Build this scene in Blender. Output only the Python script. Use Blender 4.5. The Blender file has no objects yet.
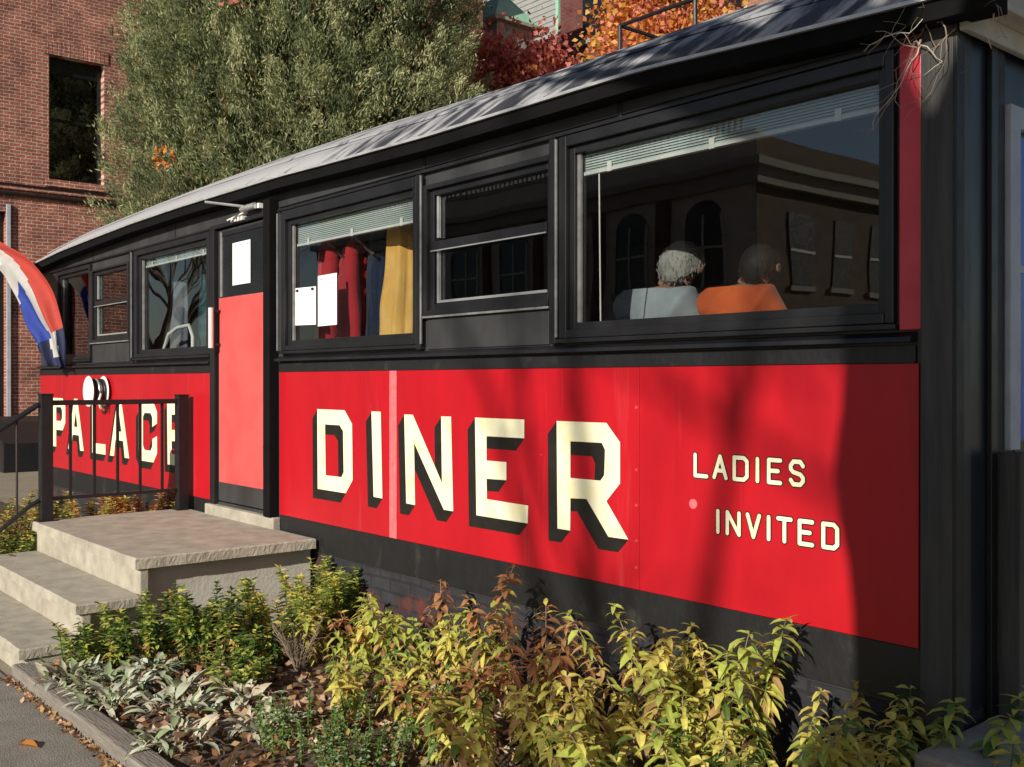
import bpy, math, random
import numpy as np
from mathutils import Vector, Matrix, noise
random.seed(7); RNG = np.random.default_rng(11)
S = bpy.context.scene
COL = S.collection
PI = math.pi; R = math.radians

# ------------------------------------------------------------------ render / world
w = bpy.data.worlds.new("World"); S.world = w; w.use_nodes = True
nt = w.node_tree; bg = nt.nodes['Background']
sky = nt.nodes.new('ShaderNodeTexSky'); sky.sky_type = 'NISHITA'; sky.sun_disc = False
SUN_EL, SUN_AZ = 23.0, 20.0          # elevation; degrees east of the wall's normal
sky.sun_elevation = R(SUN_EL); sky.sun_rotation = R(180 - SUN_AZ); sky.air_density = 1.0; sky.dust_density = .6; sky.ozone_density = 1.4
nt.links.new(sky.outputs[0], bg.inputs[0]); bg.inputs[1].default_value = 0.06
sd = bpy.data.lights.new('sun', 'SUN'); sd.energy = 5.0; sd.angle = R(.53); sd.color = (1, .93, .80)
so = bpy.data.objects.new('sun', sd); COL.objects.link(so)
to_sun = Vector((math.sin(R(SUN_AZ))*math.cos(R(SUN_EL)), -math.cos(R(SUN_AZ))*math.cos(R(SUN_EL)), math.sin(R(SUN_EL))))
so.rotation_euler = to_sun.to_track_quat('Z', 'Y').to_euler(); so.location = (4, -10, 9)
S.view_settings.view_transform = 'Standard'; S.view_settings.look = 'None'; S.view_settings.exposure = 0.2; S.view_settings.gamma = 1
S.render.engine = 'CYCLES'
cd = bpy.data.cameras.new('camera'); cd.sensor_width = 36; cd.lens = 35.86; cd.clip_end = 2000; cd.clip_start = .05
cam = bpy.data.objects.new('camera', cd); COL.objects.link(cam); S.camera = cam
cam.location = (0, -3.402, 1.62); cam.rotation_euler = (R(89.86), 0, R(49.7))

# ------------------------------------------------------------------ materials
def lin(c): return tuple(((v/255)/12.92 if v/255 <= .04045 else ((v/255+.055)/1.055)**2.4) for v in c)
MATS = {}
def mat(name, base, rough=.6, var=.25, scale=6, metal=0, spec=.5, bump=0, bscale=40, base2=None, thr=None, transl=0, stretch=(1,1,1), coat=0, sheen=0):
    """principled with object-space noise variation between two colours, optional bump"""
    m = bpy.data.materials.new(name); m.use_nodes = True; n = m.node_tree.nodes; l = m.node_tree.links
    b = n['Principled BSDF']
    b.inputs['Roughness'].default_value = rough; b.inputs['Metallic'].default_value = metal
    b.inputs['Specular IOR Level'].default_value = spec; b.inputs['Coat Weight'].default_value = coat; b.inputs['Sheen Weight'].default_value = sheen
    tc = n.new('ShaderNodeTexCoord'); mp = n.new('ShaderNodeMapping'); mp.inputs['Scale'].default_value = stretch
    l.new(tc.outputs['Object'], mp.inputs[0])
    nz = n.new('ShaderNodeTexNoise'); nz.inputs['Scale'].default_value = scale; nz.inputs['Detail'].default_value = 6; nz.inputs['Roughness'].default_value = .6
    l.new(mp.outputs[0], nz.inputs['Vector'])
    cr = n.new('ShaderNodeValToRGB')
    lo, hi = thr if thr else (.3, .7)
    cr.color_ramp.elements[0].position = lo; cr.color_ramp.elements[1].position = hi
    if base2 is None:
        cr.color_ramp.elements[0].color = (*[c*(1-var) for c in base], 1); cr.color_ramp.elements[1].color = (*[min(1, c*(1+var)) for c in base], 1)
    else:
        cr.color_ramp.elements[0].color = (*base, 1); cr.color_ramp.elements[1].color = (*base2, 1)
    l.new(nz.outputs['Fac'], cr.inputs[0]); l.new(cr.outputs[0], b.inputs['Base Color'])
    # roughness breakup
    mr = n.new('ShaderNodeMapRange'); mr.inputs['To Min'].default_value = max(.02, rough-.1); mr.inputs['To Max'].default_value = min(1, rough+.14)
    nr = n.new('ShaderNodeTexNoise'); nr.inputs['Scale'].default_value = scale*2.7; nr.inputs['Detail'].default_value = 4
    l.new(mp.outputs[0], nr.inputs['Vector']); l.new(nr.outputs['Fac'], mr.inputs[0]); l.new(mr.outputs[0], b.inputs['Roughness'])
    if bump:
        nb = n.new('ShaderNodeTexNoise'); nb.inputs['Scale'].default_value = bscale; nb.inputs['Detail'].default_value = 5
        l.new(mp.outputs[0], nb.inputs['Vector'])
        bp = n.new('ShaderNodeBump'); bp.inputs['Strength'].default_value = bump; bp.inputs['Distance'].default_value = .01
        l.new(nb.outputs['Fac'], bp.inputs['Height']); l.new(bp.outputs[0], b.inputs['Normal'])
    if transl:
        t = n.new('ShaderNodeBsdfTranslucent'); l.new(cr.outputs[0], t.inputs[0])
        mx = n.new('ShaderNodeMixShader'); mx.inputs[0].default_value = transl
        l.new(b.outputs[0], mx.inputs[1]); l.new(t.outputs[0], mx.inputs[2])
        l.new(mx.outputs[0], n['Material Output'].inputs['Surface'])
    MATS[name] = m; return m

def brick_mat(name, c1, c2, mortar, axes='YZ', bw=.215, rh=.072, dirt=.25):
    m = bpy.data.materials.new(name); m.use_nodes = True; n = m.node_tree.nodes; l = m.node_tree.links; b = n['Principled BSDF']
    g = n.new('ShaderNodeNewGeometry'); sp = n.new('ShaderNodeSeparateXYZ'); cb = n.new('ShaderNodeCombineXYZ')
    l.new(g.outputs['Position'], sp.inputs[0])
    # slight waviness so that courses are not ruler-straight
    wv = n.new('ShaderNodeTexNoise'); wv.inputs['Scale'].default_value = 1.3; l.new(g.outputs['Position'], wv.inputs['Vector'])
    ma = n.new('ShaderNodeMath'); ma.operation = 'MULTIPLY_ADD'; ma.inputs[1].default_value = .06
    l.new(wv.outputs['Fac'], ma.inputs[0]); l.new(sp.outputs['Z'], ma.inputs[2])
    l.new(sp.outputs['Y' if axes[0] == 'Y' else 'X'], cb.inputs[0]); l.new(ma.outputs[0], cb.inputs[1])
    br = n.new('ShaderNodeTexBrick'); br.inputs['Scale'].default_value = 1; br.inputs['Brick Width'].default_value = bw; br.inputs['Row Height'].default_value = rh
    br.inputs['Mortar Size'].default_value = .009; br.inputs['Mortar Smooth'].default_value = .25; br.inputs['Bias'].default_value = -.1
    br.inputs['Color1'].default_value = (*c1, 1); br.inputs['Color2'].default_value = (*c2, 1); br.inputs['Mortar'].default_value = (*mortar, 1)
    l.new(cb.outputs[0], br.inputs[0])
    nz = n.new('ShaderNodeTexNoise'); nz.inputs['Scale'].default_value = 2.2; nz.inputs['Detail'].default_value = 9; nz.inputs['Roughness'].default_value = .72
    l.new(g.outputs['Position'], nz.inputs['Vector'])
    mr = n.new('ShaderNodeMapRange'); mr.inputs[1].default_value = .3; mr.inputs[2].default_value = .7; mr.inputs[3].default_value = 1-dirt*1.5; mr.inputs[4].default_value = 1+dirt
    l.new(nz.outputs['Fac'], mr.inputs[0])
    mx = n.new('ShaderNodeMix'); mx.data_type = 'RGBA'; mx.blend_type = 'MULTIPLY'; mx.inputs[0].default_value = 1
    l.new(br.outputs[0], mx.inputs[6]); l.new(mr.outputs[0], mx.inputs[7]); l.new(mx.outputs[2], b.inputs['Base Color'])
    b.inputs['Roughness'].default_value = .88; b.inputs['Specular IOR Level'].default_value = .2
    bp = n.new('ShaderNodeBump'); bp.inputs['Strength'].default_value = .9; bp.inputs['Distance'].default_value = .012; bp.invert = True
    l.new(br.outputs['Fac'], bp.inputs['Height'])
    b2 = n.new('ShaderNodeBump'); b2.inputs['Strength'].default_value = .5; b2.inputs['Distance'].default_value = .02
    n2 = n.new('ShaderNodeTexNoise'); n2.inputs['Scale'].default_value = 22; l.new(g.outputs['Position'], n2.inputs['Vector'])
    l.new(n2.outputs['Fac'], b2.inputs['Height']); l.new(bp.outputs[0], b2.inputs['Normal']); l.new(b2.outputs[0], b.inputs['Normal'])
    MATS[name] = m; return m

def glass_mat(name, ior=1.55, tint=(.93, .96, .96), rough=0.0, wav=.03):
    m = bpy.data.materials.new(name); m.use_nodes = True; n = m.node_tree.nodes; l = m.node_tree.links
    n.remove(n['Principled BSDF'])
    t = n.new('ShaderNodeBsdfTransparent'); t.inputs[0].default_value = (*tint, 1)
    g = n.new('ShaderNodeBsdfGlossy'); g.inputs['Roughness'].default_value = rough; g.inputs[0].default_value = (1, 1, 1, 1)
    # reflectance by Schlick's formula on |N.I|, the same from both sides of the sheet
    geo = n.new('ShaderNodeNewGeometry'); dt = n.new('ShaderNodeVectorMath'); dt.operation = 'DOT_PRODUCT'; l.new(geo.outputs['Normal'], dt.inputs[0]); l.new(geo.outputs['Incoming'], dt.inputs[1])
    def mth(op, a, b_=None):
        k = n.new('ShaderNodeMath'); k.operation = op
        for i, v in enumerate((a, b_)):
            if v is None: continue
            if isinstance(v, (int, float)): k.inputs[i].default_value = v
            else: l.new(v, k.inputs[i])
        return k.outputs[0]
    f0 = ((ior-1)/(ior+1))**2
    fac = mth('ADD', mth('MULTIPLY', mth('POWER', mth('SUBTRACT', 1.0, mth('ABSOLUTE', dt.outputs['Value'])), 5.0), 1-f0), f0)
    tc = n.new('ShaderNodeTexCoord'); nz = n.new('ShaderNodeTexNoise'); nz.inputs['Scale'].default_value = 1.6; nz.inputs['Detail'].default_value = 1
    l.new(tc.outputs['Object'], nz.inputs['Vector'])
    bp = n.new('ShaderNodeBump'); bp.inputs['Strength'].default_value = wav; bp.inputs['Distance'].default_value = .05
    l.new(nz.outputs['Fac'], bp.inputs['Height']); l.new(bp.outputs[0], g.inputs['Normal'])
    mx = n.new('ShaderNodeMixShader'); l.new(fac, mx.inputs[0]); l.new(t.outputs[0], mx.inputs[1]); l.new(g.outputs[0], mx.inputs[2])
    l.new(mx.outputs[0], n['Material Output'].inputs['Surface']); MATS[name] = m; return m

mat('black_paint', (.028, .028, .030), .42, .35, 3, bump=.10, bscale=25, base2=(.056, .056, .057), thr=(.35, .75), stretch=(1, 1, .35))
mat('black_trim', (.014, .014, .016), .36, .3, 4, bump=.06, bscale=30)
mat('black_worn', (.012, .012, .013), .5, .3, 5, base2=(.07, .067, .062), thr=(.58, .85), bump=.3, bscale=30, stretch=(1, 1, .6))
mat('red_paint', (.40, .008, .016), .30, .14, 1.3, spec=.4, bump=.035, bscale=7, base2=(.49, .010, .019), thr=(.3, .7), stretch=(2.2, 1, .35))
mat('red_faded', (.62, .10, .095), .5, .12, 2, base2=(.56, .055, .055), thr=(.45, .8), bump=.05)
mat('red_strip', (.62, .060, .080), .45, .2, 4, base2=(.50, .030, .045), bump=.2, bscale=30)
mat('cream_paint', (.88, .84, .60), .5, .1, 7, base2=(.86, .78, .36), thr=(.50, .72), bump=.03)
mat('letter_black', (.014, .012, .010), .45, .3, 8)
mat('patch_pink', (.62, .15, .16), .5, .2, 20)
mat('alu', (.55, .56, .56), .35, .15, 8, metal=.6)
mat('bead_grey', (.20, .20, .20), .4, .3, 12, metal=.1)
mat('drip_metal', (.62, .62, .62), .38, .25, 12, metal=.5, stretch=(1, 4, 4))
mat('eave_shade_post_black', (.0045, .0045, .005), .85, .3, 5, spec=.15)
mat('concrete', (.31, .28, .23), .92, .2, 7, bump=.45, bscale=150, base2=(.47, .43, .355), thr=(.32, .68), spec=.2)
mat('concrete_side', (.44, .42, .37), .9, .2, 3, bump=.3, bscale=50, base2=(.56, .54, .48), thr=(.35, .65), spec=.2)
mat('concrete_nose', (.42, .38, .31), .92, .2, 9, bump=.9, bscale=70, base2=(.27, .245, .2), thr=(.45, .75), spec=.2)
mat('pavement', (.20, .185, .16), .9, .2, 6, bump=.6, bscale=120, base2=(.275, .25, .215), thr=(.35, .65), spec=.25)
mat('asphalt', (.05, .05, .05), .9, .3, 20, bump=.5, bscale=80)
mat('soil', (.055, .035, .022), .95, .5, 25, bump=.9, bscale=45, base2=(.13, .085, .055), thr=(.4, .65))
mat('lot_gravel', (.30, .25, .19), .95, .2, 2, bump=.5, bscale=60, base2=(.22, .19, .15))
mat('iron', (.012, .012, .014), .38, .3, 20, metal=0, spec=.5, bump=.15, bscale=60)
mat('timber', (.16, .14, .12), .85, .3, 8, bump=.7, bscale=20, stretch=(.6, 6, 6), base2=(.27, .24, .205))
mat('paper', (.86, .86, .84), .7, .04, 4)
mat('tape', (.75, .74, .66), .4, .05, 5)
mat('blind_slats', (.60, .66, .63), .5, .15, 5, base2=(.44, .50, .49), stretch=(1, 1, 60))
mat('blind_rail', (.70, .72, .70), .4, .1, 5)
mat('white_plastic', (.82, .80, .76), .4, .06, 6)
mat('handle_white', (.72, .62, .62), .35, .1, 6)
mat('hose_black', (.015, .015, .015), .4, .2, 8)
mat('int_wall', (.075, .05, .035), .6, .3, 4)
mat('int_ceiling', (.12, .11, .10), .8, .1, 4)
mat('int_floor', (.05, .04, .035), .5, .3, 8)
mat('steel', (.55, .55, .56), .28, .1, 8, metal=1)
mat('facade_stone', (.66, .58, .48), .85, .25, 1.5, base2=(.46, .40, .32), bump=.2)
mat('stone', (.30, .27, .22), .85, .2, 4, bump=.3)
mat('slate', (.22, .225, .22), .7, .3, 2, stretch=(1, 1, 9), base2=(.33, .34, .33), bump=.4, bscale=9)
mat('copper_green', (.22, .46, .33), .7, .15, 3, base2=(.32, .55, .42))
mat('window_black', (.010, .011, .013), .25, .3, 3)
mat('blue_paint', (.03, .14, .62), .25, .2, 4)
mat('navy_panel', (.009, .011, .018), .30, .3, 3, base2=(.018, .023, .036), bump=.1, bscale=20, stretch=(1, 1, .3))
mat('frame_pale', (.42, .45, .52), .5, .15, 6)
mat('cream_board', (.62, .58, .50), .6, .2, 5, base2=(.40, .37, .32), bump=.3)
mat('bark', (.10, .075, .055), .95, .3, 9, bump=1, bscale=30, stretch=(3, 3, .6), base2=(.17, .14, .11))
mat('twig_dead', (.26, .20, .15), .9, .3, 12)
mat('twig_pale', (.50, .45, .38), .8, .3, 12)
mat('wood_post', (.075, .07, .066), .7, .3, 5, base2=(.024, .024, .026), bump=.35, bscale=30, stretch=(3, 3, .25))
glass_mat('glass', 1.72, (.86, .88, .88)); glass_mat('glass_small', 1.8, (.80, .82, .82))
brick_mat('brick_red', (.40, .135, .095), (.27, .085, .065), (.50, .40, .33), 'YZ', dirt=.38)
brick_mat('brick_rear', (.16, .045, .04), (.10, .03, .03), (.16, .11, .10), 'XZ')
brick_mat('brick_brown', (.16, .075, .045), (.10, .05, .032), (.20, .16, .12), 'XZ')
brick_mat('brick_brown_side', (.15, .085, .06), (.10, .06, .042), (.20, .16, .12), 'YZ')
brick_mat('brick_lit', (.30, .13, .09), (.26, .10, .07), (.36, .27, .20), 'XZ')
def streak(m, amount=.5):
    n = m.node_tree.nodes; l = m.node_tree.links; b = n['Principled BSDF']; src = b.inputs['Base Color'].links[0].from_socket
    tc = n.new('ShaderNodeNewGeometry'); cur = src
    for scv, thr, col, am in (((7, 1, .5), (.60, .80), (.64, .13, .14, 1), .30), ((3.1, 1, .9), (.56, .78), (.25, .006, .012, 1), .40), ((26, 26, 26), (.74, .78), (.62, .22, .2, 1), .6)):
        mp = n.new('ShaderNodeMapping'); mp.inputs['Scale'].default_value = scv; l.new(tc.outputs['Position'], mp.inputs[0])
        nz = n.new('ShaderNodeTexNoise'); nz.inputs['Scale'].default_value = 1; nz.inputs['Detail'].default_value = 5; nz.inputs['Roughness'].default_value = .65; l.new(mp.outputs[0], nz.inputs['Vector'])
        mr = n.new('ShaderNodeMapRange'); mr.inputs[1].default_value = thr[0]; mr.inputs[2].default_value = thr[1]; mr.inputs[3].default_value = 0; mr.inputs[4].default_value = am; l.new(nz.outputs['Fac'], mr.inputs[0])
        mx = n.new('ShaderNodeMix'); mx.data_type = 'RGBA'; l.new(mr.outputs[0], mx.inputs[0]); l.new(cur, mx.inputs[6]); mx.inputs[7].default_value = col; cur = mx.outputs[2]
    l.new(cur, b.inputs['Base Color'])
streak(MATS['red_paint']); streak(MATS['red_faded'])
# foundation: dark paint worn back to red brick
def foundation_mat():
    m = brick_mat('foundation_brick', (.036, .036, .041), (.031, .031, .036), (.024, .024, .028), 'XZ', bw=.215, rh=.075, dirt=.3)
    n = m.node_tree.nodes; l = m.node_tree.links; b = n['Principled BSDF']
    src = b.inputs['Base Color'].links[0].from_socket
    for k_ in n:
        if k_.type == 'BUMP': k_.inputs['Strength'].default_value = .22
    nz = n.new('ShaderNodeTexNoise'); nz.inputs['Scale'].default_value = 1.9; nz.inputs['Detail'].default_value = 8; nz.inputs['Roughness'].default_value = .7
    g = n.new('ShaderNodeNewGeometry'); l.new(g.outputs['Position'], nz.inputs['Vector'])
    cr = n.new('ShaderNodeValToRGB'); cr.color_ramp.elements[0].position = .56; cr.color_ramp.elements[1].position = .68
    l.new(nz.outputs['Fac'], cr.inputs[0])
    mx = n.new('ShaderNodeMix'); mx.data_type = 'RGBA'; l.new(cr.outputs[0], mx.inputs[0]); l.new(src, mx.inputs[6]); mx.inputs[7].default_value = (.13, .035, .028, 1)
    l.new(mx.outputs[2], b.inputs['Base Color'])
foundation_mat()
def cloth(name, c, c2=None, sc=5): return mat(name, c, .85, .15, sc, base2=c2, bump=.25, bscale=120, spec=.2, sheen=.2)
cloth('cloth_orange', (.80, .43, .10), (.88, .55, .18)); cloth('cloth_red', (.62, .012, .02)); cloth('cloth_puffer', (.48, .02, .03), (.36, .012, .02))
cloth('cloth_black', (.02, .02, .022)); cloth('cloth_navy', (.012, .02, .05)); cloth('cloth_grey', (.20, .215, .25), (.13, .14, .17)); cloth('cloth_dark', (.045, .045, .05))
cloth('cloth_shirt', (.38, .42, .46), (.28, .32, .36)); cloth('cloth_trouser', (.04, .045, .06)); cloth('vinyl_orange', (.75, .13, .03)); 
mat('skin', (.42, .22, .16), .5, .12, 8); cloth('cloth_sweater', (.72, .14, .035), (.60, .10, .03)); mat('hair_dark', (.012, .009, .008), .7, .3, 30)
mat('hair_grey', (.34, .33, .31), .8, .25, 30, bump=.6, bscale=90)
def plaid():
    m = bpy.data.materials.new('cloth_plaid'); m.use_nodes = True; n = m.node_tree.nodes; l = m.node_tree.links; b = n['Principled BSDF']; b.inputs['Roughness'].default_value = .85
    g = n.new('ShaderNodeNewGeometry'); sp = n.new('ShaderNodeSeparateXYZ'); l.new(g.outputs['Position'], sp.inputs[0])
    def stripes(sock, sc, th):
        a = n.new('ShaderNodeMath'); a.operation = 'MULTIPLY'; a.inputs[1].default_value = sc; l.new(sock, a.inputs[0])
        f = n.new('ShaderNodeMath'); f.operation = 'FRACT'; l.new(a.outputs[0], f.inputs[0])
        c = n.new('ShaderNodeMath'); c.operation = 'LESS_THAN'; c.inputs[1].default_value = th; l.new(f.outputs[0], c.inputs[0]); return c.outputs[0]
    s1 = stripes(sp.outputs['Z'], 9, .4); s2 = stripes(sp.outputs['X'], 9, .4)
    ad = n.new('ShaderNodeMath'); ad.operation = 'ADD'; l.new(s1, ad.inputs[0]); l.new(s2, ad.inputs[1])
    dv = n.new('ShaderNodeMath'); dv.operation = 'MULTIPLY'; dv.inputs[1].default_value = .5; l.new(ad.outputs[0], dv.inputs[0])
    cr = n.new('ShaderNodeValToRGB'); cr.color_ramp.elements[0].color = (.01, .03, .05, 1); cr.color_ramp.elements[1].color = (.02, .10, .11, 1)
    l.new(dv.outputs[0], cr.inputs[0]); l.new(cr.outputs[0], b.inputs['Base Color']); MATS['cloth_plaid'] = m
plaid()
for nm, c in (('flag_red', (.56, .07, .05)), ('flag_white', (.62, .60, .58)), ('flag_blue', (.035, .07, .38)), ('flag_navy', (.02, .028, .09))):
    mat(nm, c, .7, .08, 5, transl=.35)
# foliage palettes
def leafmat(name, c, t=.35, rough=.5): return mat(name, c, rough, .25, 9, transl=t, spec=.35)
leafmat('leaf_yellow', (.66, .58, .14)); leafmat('leaf_lime', (.44, .49, .10)); leafmat('leaf_green', (.12, .20, .045)); leafmat('leaf_deep', (.035, .075, .02))
leafmat('leaf_tan', (.48, .30, .13)); leafmat('leaf_rust', (.42, .20, .085)); leafmat('leaf_brown', (.15, .085, .045)); leafmat('leaf_silver', (.50, .53, .40), .15, .8); leafmat('leaf_sage', (.26, .33, .17), .2, .8)
leafmat('leaf_silver_dry', (.56, .50, .37), .15, .9); leafmat('leaf_pink', (.55, .33, .23), .2); leafmat('leaf_orange', (.55, .21, .04))
leafmat('ever_a', (.28, .31, .145), .35, .8); leafmat('ever_b', (.105, .135, .062), .35, .8); leafmat('ever_c', (.46, .47, .25), .35, .8); leafmat('ever_d', (.20, .13, .06), .3)
leafmat('maple_red', (.68, .24, .19), .4); leafmat('maple_dark', (.38, .08, .07), .35); leafmat('maple_orange', (.70, .27, .075), .4); leafmat('maple_amber', (.72, .42, .11), .4)
M = MATS

# ------------------------------------------------------------------ helpers
def tag(o, label=None, cat=None, group=None, kind=None):
    if label: o['label'] = label
    if cat: o['category'] = cat
    if group: o['group'] = group
    if kind: o['kind'] = kind
    return o
def thing(name, label, cat, loc=(0, 0, 0), group=None):
    o = bpy.data.objects.new(name, None); o.empty_display_size = .1; COL.objects.link(o); o.location = loc
    return tag(o, label, cat, group)
EACH = {'mullion', 'rivet', 'hinge', 'edge_strip', 'handle_bracket', 'tape', 'moulding', 'drip_ledge', 'hanger', 'glazing_bead', 'door_frame', 'frame', 'window_frame'}
class MB:
    def __init__(s): s.v = []; s.f = []; s.m = []; s.mats = []
    def mi(s, m):
        m = M[m] if isinstance(m, str) else m
        if m not in s.mats: s.mats.append(m)
        return s.mats.index(m)
    def add(s, vs, fs, m):
        k = len(s.v); i = s.mi(m); s.v += [tuple(v) for v in vs]; s.f += [tuple(a+k for a in f) for f in fs]; s.m += [i]*len(fs)
    def box(s, x0, x1, y0, y1, z0, z1, m):
        s.add([(x0,y0,z0),(x1,y0,z0),(x1,y1,z0),(x0,y1,z0),(x0,y0,z1),(x1,y0,z1),(x1,y1,z1),(x0,y1,z1)],
              [(0,3,2,1),(4,5,6,7),(0,1,5,4),(1,2,6,5),(2,3,7,6),(3,0,4,7)], m)
    def prism_xz(s, pts, y0, y1, m):           # polygon in the x-z plane, extruded along y (y0 front)
        n = len(pts)
        a = sum(pts[i][0]*pts[(i+1)%n][1]-pts[(i+1)%n][0]*pts[i][1] for i in range(n))
        if a < 0: pts = pts[::-1]
        vs = [(p[0], y0, p[1]) for p in pts]+[(p[0], y1, p[1]) for p in pts]
        s.add(vs, [tuple(range(n)), tuple(range(2*n-1, n-1, -1))]+[(i, i+n, (i+1)%n+n, (i+1)%n) for i in range(n)], m)
    def tube(s, pts, r, m, seg=8, cap=True):
        pts = [Vector(p) for p in pts]; n = len(pts); rs = r if isinstance(r, (list, tuple)) else [r]*n
        vs = []; up = Vector((0, 0, 1)); prev = None
        for i, p in enumerate(pts):
            d = (pts[min(i+1, n-1)]-pts[max(i-1, 0)]).normalized()
            if prev is None:
                a = d.orthogonal().normalized()
            else:
                a = (prev-d*prev.dot(d)); a = a.normalized() if a.length > 1e-5 else d.orthogonal().normalized()
            prev = a; b = d.cross(a)
            for k in range(seg):
                t = 2*PI*k/seg; vs.append(p+(a*math.cos(t)+b*math.sin(t))*rs[i])
        fs = [(i*seg+k, i*seg+(k+1)%seg, (i+1)*seg+(k+1)%seg, (i+1)*seg+k) for i in range(n-1) for k in range(seg)]
        if cap: fs += [tuple(range(seg-1, -1, -1)), tuple((n-1)*seg+k for k in range(seg))]
        s.add(vs, fs, m)
    def lathe(s, prof, c, m, axis='z', seg=24):   # prof: (r, h)
        vs = []
        for r, h in prof:
            for k in range(seg):
                t = 2*PI*k/seg
                p = (r*math.cos(t), r*math.sin(t), h)
                if axis == 'x': p = (h, p[0], p[1])
                if axis == 'y': p = (p[0], h, p[1])
                vs.append((c[0]+p[0], c[1]+p[1], c[2]+p[2]))
        n = len(prof)
        fs = [(i*seg+k, i*seg+(k+1)%seg, (i+1)*seg+(k+1)%seg, (i+1)*seg+k) for i in range(n-1) for k in range(seg)]
        s.add(vs, fs, m)
    def blade(s, p, d, L, W, droop, m, seg=3, fold=.25, twist=0):   # a leaf: pointed, bent, folded along its midrib
        d = Vector(d).normalized(); p = Vector(p)
        side = d.cross(Vector((0, 0, 1)))
        if side.length < .05: side = Vector((1, 0, 0))
        side.normalize()
        if twist: side = (Matrix.Rotation(twist, 3, d) @ side)
        vs = [p]; prof = [0]+[math.sin(PI*min(1, (i/seg))**.75) for i in range(1, seg)]+[0]
        cur = p; dd = d.copy(); idx = [(0, 0, 0)]; fs = []; last = None
        for i in range(1, seg+1):
            dd = (dd+Vector((0, 0, -droop/seg))).normalized(); cur = cur+dd*(L/seg)
            if i < seg:
                nrm = side.cross(dd).normalized(); wv = side*(W/2*prof[i]); up = nrm*(W*fold*prof[i]*.5)
                k = len(vs); vs += [cur-wv+up, cur, cur+wv+up]
                if last is None: fs += [(0, k+1, k), (0, k+2, k+1)]
                else: fs += [(last, last+1, k+1, k), (last+1, last+2, k+2, k+1)]
                last = k
            else:
                k = len(vs); vs.append(cur); fs += [(last, last+1, k), (last+1, last+2, k)]
        s.add(vs, fs, m)
    def islands(s):
        par = list(range(len(s.v)))
        def find(a):
            while par[a] != a: par[a] = par[par[a]]; a = par[a]
            return a
        for f in s.f:
            r = find(f[0])
            for q in f[1:]: par[find(q)] = r
        out = {}
        for f, m in zip(s.f, s.m): out.setdefault(find(f[0]), []).append((f, m))
        res = []
        for fl in out.values():
            b = MB(); b.mats = s.mats; mp = {}
            for f, m in fl:
                for q in f:
                    if q not in mp: mp[q] = len(b.v); b.v.append(s.v[q])
                b.f.append(tuple(mp[q] for q in f)); b.m.append(m)
            res.append(b)
        return res
    def build(s, name, parent=None, smooth=False, bevel=0, loc=None):
        if name in EACH:
            return [b._build(name, parent, smooth, bevel) for b in s.islands()][0]
        return s._build(name, parent, smooth, bevel)
    def _build(s, name, parent=None, smooth=False, bevel=0):
        me = bpy.data.meshes.new(name); me.from_pydata(s.v, [], s.f)
        for m in s.mats: me.materials.append(m)
        me.polygons.foreach_set('material_index', s.m)
        if smooth: me.polygons.foreach_set('use_smooth', [True]*len(s.f))
        me.update(); o = bpy.data.objects.new(name, me); COL.objects.link(o)
        if parent:
            o.parent = parent
            if parent.type == 'EMPTY' and parent.parent is None: o.location = -parent.location   # vertices are in world metres
        if bevel:
            b = o.modifiers.new('bevel', 'BEVEL'); b.width = bevel; b.segments = 2; b.limit_method = 'ANGLE'; b.angle_limit = R(40)
        return o
def box(name, parent, m, x0, x1, y0, y1, z0, z1, bevel=0):
    b = MB(); b.box(x0, x1, y0, y1, z0, z1, m); return b.build(name, parent, bevel=bevel)
def struct(o): o['kind'] = 'structure'; return o
def cloud(name, parent, P, D, L, W, mats, idx, smooth=False):
    """many small leaf-shaped quads. P centres (n,3), D directions (n,3), L, W lengths and widths"""
    n = len(P); D = D/np.linalg.norm(D, axis=1, keepdims=True)
    r = RNG.normal(size=(n, 3)); sd_ = np.cross(D, r); sd_ /= np.linalg.norm(sd_, axis=1, keepdims=True)
    L = np.asarray(L).reshape(-1, 1)*np.ones((n, 1)); W = np.asarray(W).reshape(-1, 1)*np.ones((n, 1))
    nr = np.cross(D, sd_)
    v = np.stack([P-D*L/2, P-D*L*.02+sd_*W/2+nr*W*.15, P+D*L/2, P-D*L*.02-sd_*W/2+nr*W*.15], 1).reshape(-1, 3)
    me = bpy.data.meshes.new(name); me.vertices.add(4*n); me.vertices.foreach_set('co', v.astype(np.float32).ravel())
    me.loops.add(4*n); me.loops.foreach_set('vertex_index', np.arange(4*n, dtype=np.int32))
    me.polygons.add(n); me.polygons.foreach_set('loop_start', np.arange(0, 4*n, 4, dtype=np.int32)); me.polygons.foreach_set('loop_total', np.full(n, 4, np.int32))
    for m in mats: me.materials.append(M[m])
    me.polygons.foreach_set('material_index', np.asarray(idx, np.int32)); me.update(calc_edges=True); me.validate()
    o = bpy.data.objects.new(name, me); COL.objects.link(o)
    if parent:
        o.parent = parent; o.location = -parent.location
    return o

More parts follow.
